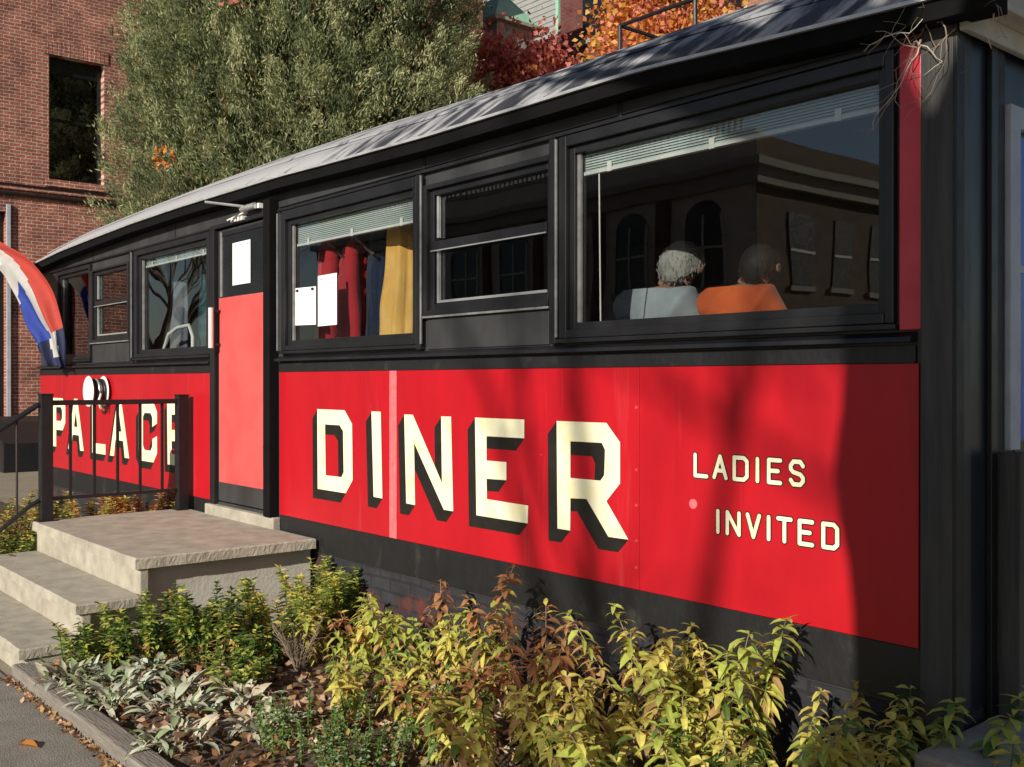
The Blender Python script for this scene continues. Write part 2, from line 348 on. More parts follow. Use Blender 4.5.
# ================================================================== SETTING
def ground_sheet():
    b = MB(); b.add([(-300,-300,-.012),(300,-300,-.012),(300,300,-.012),(-300,300,-.012)], [(0,1,2,3)], 'lot_gravel'); return struct(b.build('ground'))
ground_sheet()
b = MB()                                       # pavement in front of the bed, one slab field with joints cut as gaps
xs = [-30+1.5*i for i in range(29)]
for i in range(len(xs)-1):
    b.box(xs[i]+.004, xs[i+1]-.004, -4.6, -1.90, -.05, 0, 'pavement')
struct(b.build('pavement', bevel=.006))
b = MB(); b.add([(-30,-6.2,-.008),(13,-6.2,-.008),(13,-4.6,-.008),(-30,-4.6,-.008)], [(0,1,2,3)], 'soil'); struct(b.build('verge'))
b = MB(); b.add([(-60,-15,-.006),(40,-15,-.006),(40,-6.4,-.006),(-60,-6.4,-.006)], [(0,1,2,3)], 'asphalt'); struct(b.build('road'))
for yy in (-6.4, -15.2): struct(box('kerb', None, 'stone', -60, 40, yy, yy+.2, -.02, .12, .01))
b = MB()
for k in range(16): b.add([(-58+6*k,-10.75,-.002),(-55+6*k,-10.75,-.002),(-55+6*k,-10.63,-.002),(-58+6*k,-10.63,-.002)], [(0,1,2,3)], 'cream_paint')
struct(b.build('road_marking'))
# planting bed soil: gentle mound, uneven
def bed(name, x0, x1, y0, y1, nx, ny):
    vs = []; fs = []
    for j in range(ny+1):
        for i in range(nx+1):
            x = x0+(x1-x0)*i/nx; y = y0+(y1-y0)*j/ny
            z = .02+.05*(y-y0)/(y1-y0)+.035*noise.noise(Vector((x*2.2, y*2.2, 0)))+.018*noise.noise(Vector((x*9, y*9, 3)))
            vs.append((x, y, z))
    for j in range(ny):
        for i in range(nx):
            a = j*(nx+1)+i; fs.append((a, a+1, a+nx+2, a+nx+1))
    b = MB(); b.add(vs, fs, 'soil'); return struct(b.build(name, smooth=True))
bed('soil', -6.0, 0.6, -1.78, .1, 130, 40)
bed('soil', -14.5, -8.06, -1.78, .1, 100, 30)
# timber edging
t = thing('bed_edging', 'weathered grey timber edging between the pavement and planting bed', 'edging', (-5, -1.83, 0))
x = -6.03
for L in (1.75, 1.9, 2.2):
    b = MB(); b.box(x+.006, x+L-.006, -1.885, -1.775, -.03, .075+random.uniform(-.01, .01), 'timber'); b.build('timber_beam', t, bevel=.012); x += L

# ================================================================== DINER
XL, XR = -12.256, -1.669
EAVE = [(-12.45, 2.893), (-11.95, 2.922), (-11.1, 2.967), (-10.2, 2.989), (-9.1, 3.013), (-8, 3.020), (-6.3, 3.008), (-5.6, 2.988), (-4.6, 2.967), (-3, 2.962), (-2.3, 2.925), (-1.5, 2.89)]
def ez(x):
    if x <= EAVE[0][0]: return EAVE[0][1]
    for (a, za), (c, zc) in zip(EAVE, EAVE[1:]):
        if x <= c: return za+(zc-za)*(x-a)/(c-a)
    return EAVE[-1][1]
diner = thing('diner', 'long low black diner car with red lettered panels and curved roof, behind the planting bed', 'diner', (XL, 0, 0))
BD = 3.35   # depth of the diner car
wins = [dict(o=(-11.62,-10.50,1.84,2.79), g=(-11.50,-10.57,1.90,2.715), k='pic', lab='far end window with a tattered flag mirrored in it'),
        dict(o=(-10.50,-9.43,2.00,2.72), g=(-10.40,-9.50,2.06,2.665), k='hung', lab='small two-sash window at the far end'),
        dict(o=(-9.29,-7.66,1.83,2.80), g=(-9.19,-7.75,1.90,2.715), k='pic', lab='window left of the door with grey coat and sky in its glass'),
        dict(o=(-6.47,-4.83,1.83,2.80), g=(-6.38,-4.90,1.90,2.70), k='pic', lab='window right of the door, full of bright coats'),
        dict(o=(-4.765,-3.70,1.99,2.73), g=(-4.69,-3.735,2.055,2.668), k='hung', lab='two-sash window with pale beading'),
        dict(o=(-3.63,-1.885,1.825,2.80), g=(-3.54,-1.957,1.90,2.712), k='pic', lab='largest window, diners seen behind its glass')]
door_o = (-7.63, -6.672, .66, 2.83)
# --- wall with openings
b = MB(); T = .10
cuts = sorted([(wd['g'][0]-.04, wd['g'][1]+.04, wd['g'][2]-.04, wd['g'][3]+.04) for wd in wins]+[(-7.56, -6.69, .68, 2.80)])
x = XL
def wallpiece(x0, x1, z0, z1):
    if x1-x0 > 1e-4 and z1-z0 > 1e-4: b.box(x0, x1, 0, T, z0, z1, 'black_paint')
for (a, c, z0, z1) in cuts:
    wallpiece(x, a, .47, 2.86); wallpiece(a, c, .47, z0); wallpiece(a, c, z1, 2.86); x = c
wallpiece(x, XR, .47, 2.86)
b.box(XL, XL+T, T, BD, .47, 2.86, 'black_paint'); b.box(XL, XR, BD, BD+T, .47, 2.86, 'black_paint')
b.build('wall', diner)
box('end_wall', diner, 'navy_panel', XR-T, XR-.001, T, BD, .47, 2.86)
# upper wall band following the roof line
b = MB(); N = 44
for i in range(N):
    x0 = XL+(XR-XL)*i/N; x1 = XL+(XR-XL)*(i+1)/N
    b.add([(x0, 0, 2.86), (x1, 0, 2.86), (x1, 0, ez(x1)+.06), (x0, 0, ez(x0)+.06), (x0, T, 2.86), (x1, T, 2.86), (x1, T, ez(x1)+.06), (x0, T, ez(x0)+.06)],
          [(0,1,2,3), (7,6,5,4), (0,3,7,4), (1,5,6,2), (3,2,6,7), (0,4,5,1)], 'black_paint')
b.build('frieze', diner)
# thin joints and battens on the upper wall
b = MB()
for x in (-10.48, -8.4, -4.79, -3.245): b.box(x-.012, x+.012, -.007, 0, 2.815, 2.93, 'black_trim')
b.box(XL, -7.64, -.028, 0, 2.805, 2.822, 'black_trim'); b.box(-6.53, XR-.115, -.028, 0, 2.805, 2.822, 'black_trim')
b.box(-6.53, XR-.115, -.012, 0, 2.836, 2.842, 'black_trim')
b.build('moulding', diner, bevel=.003)
# drip ledge and belt rail under the windows
b = MB()
for (a, c) in ((XL, -7.64), (-6.53, -1.81)):
    b.add([(a,-.055,1.757),(c,-.055,1.757),(c,0,1.757),(a,0,1.757),(a,-.05,1.775),(c,-.05,1.775),(c,0,1.795),(a,0,1.795)],
          [(0,3,2,1),(4,5,6,7),(0,1,5,4),(1,2,6,5),(2,3,7,6),(3,0,4,7)], 'black_trim')
    b.box(a, c, -.016, 0, 1.683, 1.748, 'black_worn')
b.build('drip_ledge', diner, bevel=.003)
# red panels (sheets with seams)
def panel(x0, x1):
    return box('red_panel', diner, 'red_paint', x0, x1, -.012, 0, .683, 1.682, .0015)
panels = [panel(XL+.02, -9.86), panel(-9.857, -7.66), panel(-6.524, -5.095), panel(-5.092, -3.118), panel(-3.1155, -1.80)]
b = MB(); b.box(-5.13, -5.055, -.0135, -.012, .684, 1.681, 'patch_pink'); b.build('faded_strip', panels[3])
b = MB(); b.lathe([(.0001, -.0145), (.021, -.0145), (.021, -.012)], (-2.806, 0, 1.098-0), 'patch_pink', 'y', 20); b.build('worn_spot', panels[4])
b = MB()
for z in (.78, .9, 1.06, 1.22, 1.5): b.lathe([(.0001, -.0165), (.006, -.0155), (.009, -.012)], (-3.135, 0, z), 'red_strip', 'y', 10)
b.build('rivet', panels[3])
# black board under the panels, foundation
for (a, c) in ((XL, -7.66), (-6.524, XR-.11)): box('skirt_board', diner, 'black_worn', a, c, -.006, 0, .478, .680, .003)
box('foundation', diner, 'foundation_brick', XL+.02, XR-.01, .012, BD, -.05, .47)
# corner trim
box('red_corner_strip', diner, 'red_strip', -1.868, -1.787, -.022, 0, 1.80, 2.83, .004)
box('corner_post', diner, 'wood_post', -1.785, XR, -.030, 0, .1, 2.90, .004)
box('corner_board', diner, 'black_worn', XR, XR+.014, -.030, .025, .1, 2.87, .002)
b = MB(); b.box(XR+.001, XR+.02, .215, .262, .43, 2.82, 'black_trim'); b.box(XR+.001, XR+.012, .262, .335, .43, 2.82, 'black_worn'); b.build('end_trim', diner, bevel=.002)
# end door on the short side
b = MB(); b.box(XR+.001, XR+.03, .345, .425, 1.37, 2.62, 'frame_pale'); b.box(XR+.001, XR+.03, .425, 1.25, 2.54, 2.62, 'frame_pale'); b.box(XR+.001, XR+.03, 1.25, 1.33, .44, 2.62, 'frame_pale')
ed = box('end_door', diner, 'black_trim', XR+.001, XR+.008, .425, 1.25, .44, 2.54)
b.build('door_frame', ed, bevel=.003)
b = MB(); b.box(XR+.0085, XR+.0105, .44, 1.23, 1.40, 2.52, 'blue_paint'); b.box(XR+.0105, XR+.014, .44, 1.23, 2.02, 2.045, 'frame_pale'); b.build('blue_panel', ed)
box('kick_panel', ed, 'blue_paint', XR+.0085, XR+.016, .455, 1.22, .47, 1.31, .003)
b = MB(); b.box(XR+.016, XR+.024, .47, .56, .60, .68, 'steel'); b.box(XR+.016, XR+.024, .47, .56, 1.26, 1.33, 'steel'); b.build('hinge', ed, bevel=.003)
box('pilaster', diner, 'wood_post', XR+.03, XR+.105, .245, .335, .43, 1.368, .004)
stoop = thing('side_stoop', 'pale concrete stoop at the diner end, half hidden by plants', 'stoop', (-1.2, .3, 0))
box('stoop_slab', stoop, 'concrete', XR+.004, .4, -.30, 1.6, .33, .425, .012)
box('stoop_base', stoop, 'concrete_side', XR+.03, .35, -.26, 1.58, -.02, .33)
# --- windows
for wi, wd in enumerate(wins):
    ox0, ox1, oz0, oz1 = wd['o']; gx0, gx1, gz0, gz1 = wd['g']; e = .036
    wobj = thing('window', wd['lab'], None, (0, 0, 0)); wobj.parent = diner; wobj.location = -diner.location
    ax0, ax1, az0, az1 = gx0-e, gx1+e, gz0-e, gz1+e
    b = MB(); y0 = -.030
    b.box(ox0, ax0, y0, 0, oz0, oz1, 'black_trim'); b.box(ax1, ox1, y0, 0, oz0, oz1, 'black_trim')
    b.box(ax0, ax1, y0, 0, az1, oz1, 'black_trim'); b.box(ax0, ax1, y0-.004, 0, oz0, az0, 'black_trim')
    o = b.build('casing', wobj, bevel=.004)
    b = MB(); y0 = -.004; y1 = .05
    b.box(ax0, gx0, y0, y1, az0, az1, 'black_trim'); b.box(gx1, ax1, y0, y1, az0, az1, 'black_trim')
    b.box(gx0, gx1, y0, y1, gz1, az1, 'black_trim'); b.box(gx0, gx1, y0, y1, az0, gz0, 'black_trim')
    if wd['k'] == 'hung':
        zm = (gz0+gz1)/2+.022; b.box(gx0, gx1, y0-.008, y1-.003, zm-.024, zm+.024, 'black_trim')
    b.build('sash', wobj, bevel=.003)
    b = MB(); bw = .022 if wd['k'] == 'pic' else .018
    if wd['k'] == 'pic':
        b.box(gx0+.001, gx0+bw, .012, .026, gz0+.001, gz1-.001, 'bead_grey')
    else:
        for (za, zb) in ((gz0, zm-.026), (zm+.026, gz1)):
            b.box(gx0+.012, gx0+.012+bw, .008, .024, za+.02, zb-.001, 'alu')
        b.box(gx0+.012, gx1-.02, .008, .024, gz0+.006, gz0+.020, 'alu')
        b.box(gx0-.02, gx1, -.015, -.012, zm-.032, zm-.025, 'alu')
    b.build('glazing_bead', wobj)
    b = MB(); b.box(gx0-.003, gx1+.003, .028, .032, gz0-.003, gz1+.003, 'glass' if wd['k'] == 'pic' else 'glass_small'); b.build('pane', wobj)
    if wd['k'] == 'hung':
        b = MB(); b.box(ox0, ox1, -.034, 0, oz0-.014, oz0-.002, 'bead_grey'); b.build('sill', wobj, bevel=.002)
        box('lower_panel', wobj, 'black_paint', ox0+.02, ox1-.02, -.010, 0, 1.80, oz0-.018, .003)
    else:
        b = MB(); b.box(ox0-.012, ox1+.012, -.042, 0, oz0-.022, oz0-.002, 'black_trim'); b.build('sill', wobj, bevel=.003)
        if wi != 0:
            zb = 2.62 if wi == 5 else (2.565 if wi == 3 else 2.655)
            bl = MB(); ns = int((gz1-zb)/.012)
            for k in range(ns):
                z = gz1-.006-k*.0125
                bl.add([(gx0+.02,.045,z-.0075),(gx1-.02,.045,z-.0075),(gx1-.02,.049,z+.001),(gx0+.02,.049,z+.001),(gx1-.02,.056,z+.0065),(gx0+.02,.056,z+.0065)], [(0,1,2,3),(3,2,4,5)], 'blind_slats')
            bl.box(gx0+.015, gx1-.015, .040, .068, zb-.012, zb+.004, 'blind_rail')
            for fx in (.12, .5, .88):
                xx = gx0+(gx1-gx0)*fx; bl.box(xx-.014, xx+.014, .036, .0395, zb-.016, zb+.03, 'white_plastic')
            if wi == 5: bl.tube([(gx0+.11, .05, zb), (gx0+.115, .05, 2.25), (gx0+.12, .05, 1.9)], .004, 'white_plastic', 6)
            bl.build('blind', wobj)
# mullions between the windows
b = MB()
for x in (-9.36, -4.797, -3.665): b.box(x-.022, x+.022, -.040, 0, 1.80, 2.80, 'black_trim')
b.build('mullion', diner, bevel=.004)
b = MB()
for x in (-9.32, -4.767, -3.634, -6.50): b.box(x-.006, x+.006, -.045, -.034, 1.83, 2.79, 'bead_grey')
b.build('edge_strip', diner, bevel=.002)
# --- door
d = thing('door', None, None); d.parent = diner; d.location = -diner.location
b = MB(); b.box(-7.64, -7.56, -.035, .03, .66, 2.83, 'black_trim'); b.box(-6.69, -6.655, -.035, .03, .66, 2.83, 'black_trim'); b.box(-7.56, -6.69, -.035, .03, 2.80, 2.83, 'black_trim'); b.build('frame', d, bevel=.004)
box('leaf', d, 'black_paint', -7.555, -6.695, .0, .04, .69, 2.79, .003)
box('red_door_panel', d, 'red_faded', -7.525, -6.715, -.010, 0, .835, 2.262, .004)
b = MB(); b.box(-7.50, -7.465, -.012, 0, 2.27, 2.77, 'bead_grey'); b.box(-6.75, -6.715, -.012, 0, 2.27, 2.77, 'black_trim'); b.box(-7.465, -6.75, -.012, 0, 2.735, 2.77, 'black_trim'); b.build('window_frame', d, bevel=.003)
box('upper_pane', d, 'window_black', -7.465, -6.75, -.004, 0, 2.27, 2.735)
h = MB(); h.tube([(-7.50,-.085,1.875),(-7.50,-.085,2.185)], .020, 'handle_white', 12); h.build('handle', d, smooth=False)
h = MB(); h.tube([(-7.50,0,1.90),(-7.50,-.085,1.90)], .012, 'black_trim'); h.tube([(-7.50,0,2.16),(-7.50,-.085,2.16)], .012, 'black_trim'); h.build('handle_bracket', d)
h = MB(); h.tube([(-6.80,-.06,2.885),(-7.02,-.06,2.885)], .022, 'alu', 12); h.box(-6.79,-6.76,-.05,0,2.865,2.90,'white_plastic'); h.tube([(-6.98,-.06,2.90),(-7.12,-.30,2.925)], .010, 'alu', 8); h.tube([(-7.0,-.05,2.86),(-7.28,-.05,2.835)], .007, 'white_plastic', 8)
for k in range(4): h.box(-7.22+.055*k, -7.19+.055*k, -.052, 0, 2.812, 2.84, 'white_plastic')
h.build('closer', d)
b = MB(); b.box(-6.652, -6.555, -.075, 0, .66, 2.90, 'eave_shade_post_black'); b.build('door_post', diner, bevel=.004)
b = MB(); b.box(-6.70, -6.685, -.05, -.036, 2.50, 2.66, 'iron'); b.box(-6.70, -6.685, -.05, -.036, 1.0, 1.16, 'iron'); b.build('hinge', d)
box('threshold', diner, 'concrete', -7.68, -6.53, -.06, .0, .565, .660, .008)
box('threshold_riser', diner, 'concrete_side', -7.66, -6.56, -.03, .0, .40, .564)
# --- roof
b = MB(); hw = (BD+.26)/2; th0 = R(38); Rr = hw/math.sin(th0); NX, NY = 70, 18; RX0, RX1 = -12.47, -1.50
vs = []; fs = []
for j in range(NY+1):
    th = -th0+2*th0*j/NY
    for i in range(NX+1):
        x = RX0+(RX1-RX0)*i/NX; y = -.13+hw+Rr*math.sin(th); z0 = ez(x)
        sag = 1-.12*max(0, (-11.3-x)/1.2)
        vs.append((x, y, z0+.015+(Rr*math.cos(th)-Rr*math.cos(th0))*sag+.006*noise.noise(Vector((x*1.5, y*3, 1)))))
for j in range(NY):
    for i in range(NX):
        a = j*(NX+1)+i; fs.append((a, a+1, a+NX+2, a+NX+1))
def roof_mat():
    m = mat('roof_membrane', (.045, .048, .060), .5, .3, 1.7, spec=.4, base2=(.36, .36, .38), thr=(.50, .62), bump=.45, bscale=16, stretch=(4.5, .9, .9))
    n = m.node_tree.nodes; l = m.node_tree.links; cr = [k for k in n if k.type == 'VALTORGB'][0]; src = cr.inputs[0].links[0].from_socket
    # near end dark with pale streaks: tree shade and dapple put into the colour
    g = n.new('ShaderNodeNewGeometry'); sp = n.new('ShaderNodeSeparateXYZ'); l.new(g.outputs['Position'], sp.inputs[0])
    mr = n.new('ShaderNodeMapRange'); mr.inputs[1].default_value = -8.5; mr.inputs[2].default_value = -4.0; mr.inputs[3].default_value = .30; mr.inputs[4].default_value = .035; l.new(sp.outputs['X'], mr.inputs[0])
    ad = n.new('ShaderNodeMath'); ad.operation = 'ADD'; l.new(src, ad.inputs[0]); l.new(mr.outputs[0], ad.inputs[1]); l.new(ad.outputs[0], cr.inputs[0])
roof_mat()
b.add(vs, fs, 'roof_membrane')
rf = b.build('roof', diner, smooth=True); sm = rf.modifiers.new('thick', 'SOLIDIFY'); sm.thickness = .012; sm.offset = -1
for j in range(3):           # membrane laps
    b = MB()
    th = -th0+th0*(.16+.27*j)
    for i in range(NX):
        x0 = RX0+(RX1-RX0)*i/NX; x1 = RX0+(RX1-RX0)*(i+1)/NX
        for k, (xx) in enumerate(()): pass
        def pt(x, t, l): return (x, -.13+hw+(Rr+l)*math.sin(t), ez(x)+.015+(Rr+l)*math.cos(t)-Rr*math.cos(th0))
        b.add([pt(x0, th, .002), pt(x1, th, .002), pt(x1, th+.012, .010), pt(x0, th+.012, .010), pt(x1, th+.03, .003), pt(x0, th+.03, .003)], [(0,1,2,3), (3,2,4,5)], 'roof_membrane')
    b.build('roof_seam', rf)
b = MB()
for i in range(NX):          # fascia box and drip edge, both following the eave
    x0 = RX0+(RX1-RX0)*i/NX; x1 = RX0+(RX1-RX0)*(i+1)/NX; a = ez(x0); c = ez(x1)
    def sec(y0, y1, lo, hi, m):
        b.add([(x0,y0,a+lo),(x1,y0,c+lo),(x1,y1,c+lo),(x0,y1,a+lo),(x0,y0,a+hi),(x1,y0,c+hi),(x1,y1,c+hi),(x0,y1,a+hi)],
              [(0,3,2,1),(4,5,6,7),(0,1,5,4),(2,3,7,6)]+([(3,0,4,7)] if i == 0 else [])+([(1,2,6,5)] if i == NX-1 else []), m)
    sec(-.118, -.002, -.070, -.003, 'eave_shade_post_black')  # near-black, so the shade under the eave is carried by the fascia colour
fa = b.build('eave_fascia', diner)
b = MB()
for i in range(NX):
    x0 = RX0+(RX1-RX0)*i/NX; x1 = RX0+(RX1-RX0)*(i+1)/NX; a = ez(x0); c = ez(x1)
    sec(-.136, -.119, -.004, .010, 'drip_metal')
b.build('drip_edge', fa)
for xe in (RX0+.10, RX1-.11):     # gable boards closing the roof ends
    b = MB(); pts = [( -.10+hw+ (Rr-.03)*math.sin(-th0+2*th0*j/NY), ez(xe)+(Rr*math.cos(-th0+2*th0*j/NY)-Rr*math.cos(th0))*(.88 if xe < -12 else 1)) for j in range(NY+1)]
    n = len(pts); vs = [(xe-.02, p[0], p[1]) for p in pts]+[(xe+.02, p[0], p[1]) for p in pts]
    b.add(vs, [tuple(range(n)), tuple(range(2*n-1, n-1, -1))]+[(i, i+n, (i+1)%n+n, (i+1)%n) for i in range(n)], 'cream_board'); b.build('gable_board', diner)
b = MB(); b.box(XR-.04, XR+.02, -.02, BD, 2.861, 2.93, 'cream_board'); b.box(XR+.02, XR+.05, -.03, BD, 2.80, 2.94, 'cream_board'); b.box(XR+.05, XR+.13, -.03, 2.5, 2.87, 2.90, 'cream_board'); b.build('end_fascia', diner, bevel=.006)
# --- interior shell
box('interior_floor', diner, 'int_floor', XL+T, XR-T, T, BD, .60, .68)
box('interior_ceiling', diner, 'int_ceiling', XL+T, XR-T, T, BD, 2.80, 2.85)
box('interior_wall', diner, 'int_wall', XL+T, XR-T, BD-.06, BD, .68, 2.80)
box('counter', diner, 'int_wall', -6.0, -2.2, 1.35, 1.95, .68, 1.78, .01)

# --- painted lettering
def letter(parent, polys, holes=(), shadow=.066, y=-.012):
    """polys: outer outline; holes: inner outlines. cream face over a black block shadow down-left"""
    b = MB(); sh = shadow
    if sh:
        k = 0
        for P in [polys]+list(holes):
            n = len(P)
            for i in range(n):
                p, q = P[i], P[(i+1)%n]; k += 1; yy = y-.0006-.00004*k
                b.add([(p[0],yy,p[1]),(q[0],yy,q[1]),(q[0]-sh,yy,q[1]-sh),(p[0]-sh,yy,p[1]-sh)], [(0,1,2,3)], 'letter_black')
    yy = y-.0022
    from mathutils.geometry import tessellate_polygon
    loops = [list(polys)]+[list(h) for h in holes]
    tris = tessellate_polygon([[Vector((p[0], p[1], 0)) for p in lp] for lp in loops]); flat = [p for lp in loops for p in lp]
    b.add([(p[0], yy, p[1]) for p in flat], [tuple(t) for t in tris], 'cream_paint')
    return b.build('letter', parent)
D_ = [(-5.991,1.434),(-5.643,1.434),(-5.553,1.350),(-5.546,.996),(-5.630,.906),(-5.985,.906)]; Di = [(-5.889,1.336),(-5.705,1.336),(-5.662,1.300),(-5.655,1.038),(-5.682,1.005),(-5.880,1.003)]
I_ = [(-5.328,1.434),(-5.224,1.434),(-5.206,.910),(-5.304,.912)]
N_ = [(-4.973,1.424),(-4.884,1.424),(-4.600,1.050),(-4.608,1.422),(-4.516,1.423),(-4.496,.902),(-4.583,.902),(-4.872,1.262),(-4.862,.902),(-4.952,.904)]
E_ = [(-4.302,1.424),(-3.899,1.425),(-3.899,1.330),(-4.203,1.328),(-4.203,1.199),(-4.04,1.201),(-4.04,1.107),(-4.203,1.103),(-4.200,.995),(-3.869,.992),(-3.872,.901),(-4.290,.901)]
R_ = [(-3.658,1.425),(-3.319,1.426),(-3.232,1.340),(-3.232,1.152),(-3.319,1.064),(-3.180,.902),(-3.306,.900),(-3.450,1.062),(-3.560,1.056),(-3.562,.900),(-3.652,.900)]; Ri = [(-3.56,1.330),(-3.349,1.332),(-3.328,1.301),(-3.333,1.183),(-3.358,1.156),(-3.56,1.154)]
letter(panels[2], D_, [Di]); letter(panels[2], I_); letter(panels[3], N_); letter(panels[3], E_); letter(panels[3], R_, [Ri])
P_ = [(-11.76,1.436),(-11.42,1.436),(-11.33,1.355),(-11.33,1.175),(-11.42,1.092),(-11.645,1.092),(-11.645,.908),(-11.76,.908)]; Pi_ = [(-11.645,1.338),(-11.475,1.338),(-11.44,1.300),(-11.44,1.228),(-11.475,1.190),(-11.645,1.190)]
def Aletter(x0, x1):
    xm = (x0+x1)/2; w_ = .055
    return [(xm-w_,1.436),(xm+w_,1.436),(x1,.906),(x1-.115,.906),(x1-.155,1.06),(x0+.155,1.06),(x0+.115,.906),(x0,.906)], [(xm,1.30),(xm+.055,1.145),(xm-.055,1.145)]
A1, A1i = Aletter(-11.24, -10.73); A2, A2i = Aletter(-9.965, -9.45)
L_ = [(-10.475,1.436),(-10.36,1.436),(-10.36,1.005),(-10.085,1.005),(-10.085,.905),(-10.475,.905)]
C_ = [(-9.13,1.436),(-8.86,1.436),(-8.775,1.352),(-8.775,1.25),(-8.885,1.215),(-8.885,1.30),(-8.925,1.336),(-9.065,1.336),(-9.105,1.30),(-9.105,1.045),(-9.065,1.005),(-8.925,1.005),(-8.885,1.045),(-8.885,1.11),(-8.775,1.14),(-8.775,.99),(-8.86,.905),(-9.13,.905),(-9.215,.99),(-9.215,1.352)]
E2 = [(x+(-8.545+4.296), z+.008) for x, z in E_]
letter(panels[0], P_, [Pi_]); letter(panels[0], A1, [A1i]); letter(panels[0], L_); letter(panels[1], A2, [A2i]); letter(panels[1], C_); letter(panels[1], E2)
# small lettering: strokes with a dark outline
def strokes(parent, segs, w_=.0085):
    b = MB(); k = 0
    for lay, (r, m, y) in enumerate(((w_+.0050, 'letter_black', -.0128), (w_, 'cream_paint', -.0140))):
        for (p, q) in segs:
            k += 1; yy = y-.00001*k
            p = Vector((p[0], p[1])); q = Vector((q[0], q[1])); d_ = (q-p).normalized(); n_ = Vector((-d_.y, d_.x))
            pts = []
            for c, base in ((q, 0), (p, PI)):
                for s_ in range(7):
                    a = base-PI/2+PI*s_/6; pts.append(c+(d_*math.cos(a)+n_*math.sin(a))*r)
            b.add([(v.x, yy, v.y) for v in pts], [tuple(range(len(pts)))], m)
    return b.build('letter', parent)
def glyph(ch, x0, x1, z0, z1):
    W_ = x1-x0; H_ = z1-z0
    def q(*pts): P = [(x0+a*W_, z0+c*H_) for a, c in pts]; return list(zip(P, P[1:]))
    return {'L': q((0,1),(0,0),(1,0)), 'A': q((0,0),(.5,1),(1,0))+q((.2,.33),(.8,.33)), 'D': q((0,1),(.75,1),(1,.85),(1,.15),(.75,0),(0,0),(0,1)),
            'I': q((.5,1),(.5,0)), 'E': q((1,1),(0,1),(0,0),(1,0))+q((0,.52),(.8,.52)), 'S': q((1,.82),(.78,1),(.22,1),(0,.82),(0,.66),(.2,.54),(.8,.44),(1,.3),(1,.16),(.78,0),(.22,0),(0,.18)),
            'N': q((0,0),(0,1),(1,0),(1,1)), 'V': q((0,1),(.5,0),(1,1)), 'T': q((0,1),(1,1))+q((.5,1),(.5,0))}[ch]
e = .010
for ch, x0, x1 in (('L',-2.805,-2.723),('A',-2.704,-2.623),('D',-2.601,-2.518),('I',-2.488,-2.466),('E',-2.433,-2.359),('S',-2.331,-2.256)):
    strokes(panels[4], glyph(ch, x0+e, x1-e, 1.210+e, 1.318-e))
for ch, x0, x1 in (('I',-2.686,-2.663),('N',-2.636,-2.557),('V',-2.535,-2.458),('I',-2.433,-2.414),('T',-2.389,-2.311),('E',-2.291,-2.215),('D',-2.187,-2.108)):
    strokes(panels[4], glyph(ch, x0+e, x1-e, .984+e, 1.091-e))

# ================================================================== STEPS + RAIL
st = thing('entrance_steps', 'worn concrete entrance steps with a wide landing below the red door', 'steps', (-7, -.6, 0))
def slab(name, x0, x1, y0, y1, z0, z1, m='concrete', bev=.012, nx=150, ny=90):
    """slab with a slightly crumbled edge: a gridded box whose outline is nudged by noise"""
    b = MB(); vs = []; fs = []
    per = []
    def npt(x, y, z, ex, ey):
        k = .004*noise.noise(Vector((x*10, y*10, z*20)))+.003*noise.noise(Vector((x*60, y*60, z*60)))
        return (x+ex*k, y+ey*k, z)
    # perimeter loop
    L = []
    for i in range(nx): L.append((x0+(x1-x0)*i/nx, y0, 0, -1))
    for i in range(ny): L.append((x1, y0+(y1-y0)*i/ny, 1, 0))
    for i in range(nx): L.append((x1-(x1-x0)*i/nx, y1, 0, 1))
    for i in range(ny): L.append((x0, y1-(y1-y0)*i/ny, -1, 0))
    n = len(L); zs = [z0, z0+.3*(z1-z0), z0+.7*(z1-z0), z1-.008, z1]; ins = [0, 0, 0, 0, .007]
    for z, s_ in zip(zs, ins):
        for (x, y, ex, ey) in L:
            p = npt(x, y, z, ex, ey); cx_ = (x0+x1)/2; cy_ = (y0+y1)/2
            vs.append((p[0]-s_*(1 if p[0] > cx_ else -1), p[1]-s_*(1 if p[1] > cy_ else -1), p[2]))
    for k in range(len(zs)-1):
        for i in range(n): fs.append((k*n+i, k*n+(i+1)%n, (k+1)*n+(i+1)%n, (k+1)*n+i))
    fs.append(tuple(range(n-1, -1, -1))); fs.append(tuple((len(zs)-1)*n+i for i in range(n)))
    b.add(vs, fs, m); return b.build(name, st)
SX0, SX1 = -8.10, -5.97
slab('landing_slab', SX0, SX1, -1.225, -.035, .515, .580)
b = MB(); b.box(SX0+.04, SX1-.012, -1.195, -1.14, .355, .515, 'concrete'); b.build('riser', st, bevel=.008)
b = MB(); b.box(SX0+.06, SX1-.085, -1.139, -.03, -.02, .515, 'concrete_side'); b.build('side_wall', st)
slab('step_tread', SX0, SX1, -1.56, -1.16, .300, .355, ny=30)
b = MB(); b.box(SX0+.04, SX1-.012, -1.525, -1.47, .155, .300, 'concrete'); b.build('riser', st, bevel=.008)
b = MB(); b.box(SX0+.06, SX1-.085, -1.4695, -1.1395, -.02, .2995, 'concrete_side'); b.build('side_wall', st)
slab('step_tread', SX0, SX1, -1.86, -1.49, .098, .155, ny=30)
b = MB(); b.box(SX0+.04, SX1-.012, -1.82, -1.53, -.02, .098, 'concrete'); b.build('riser', st, bevel=.008)

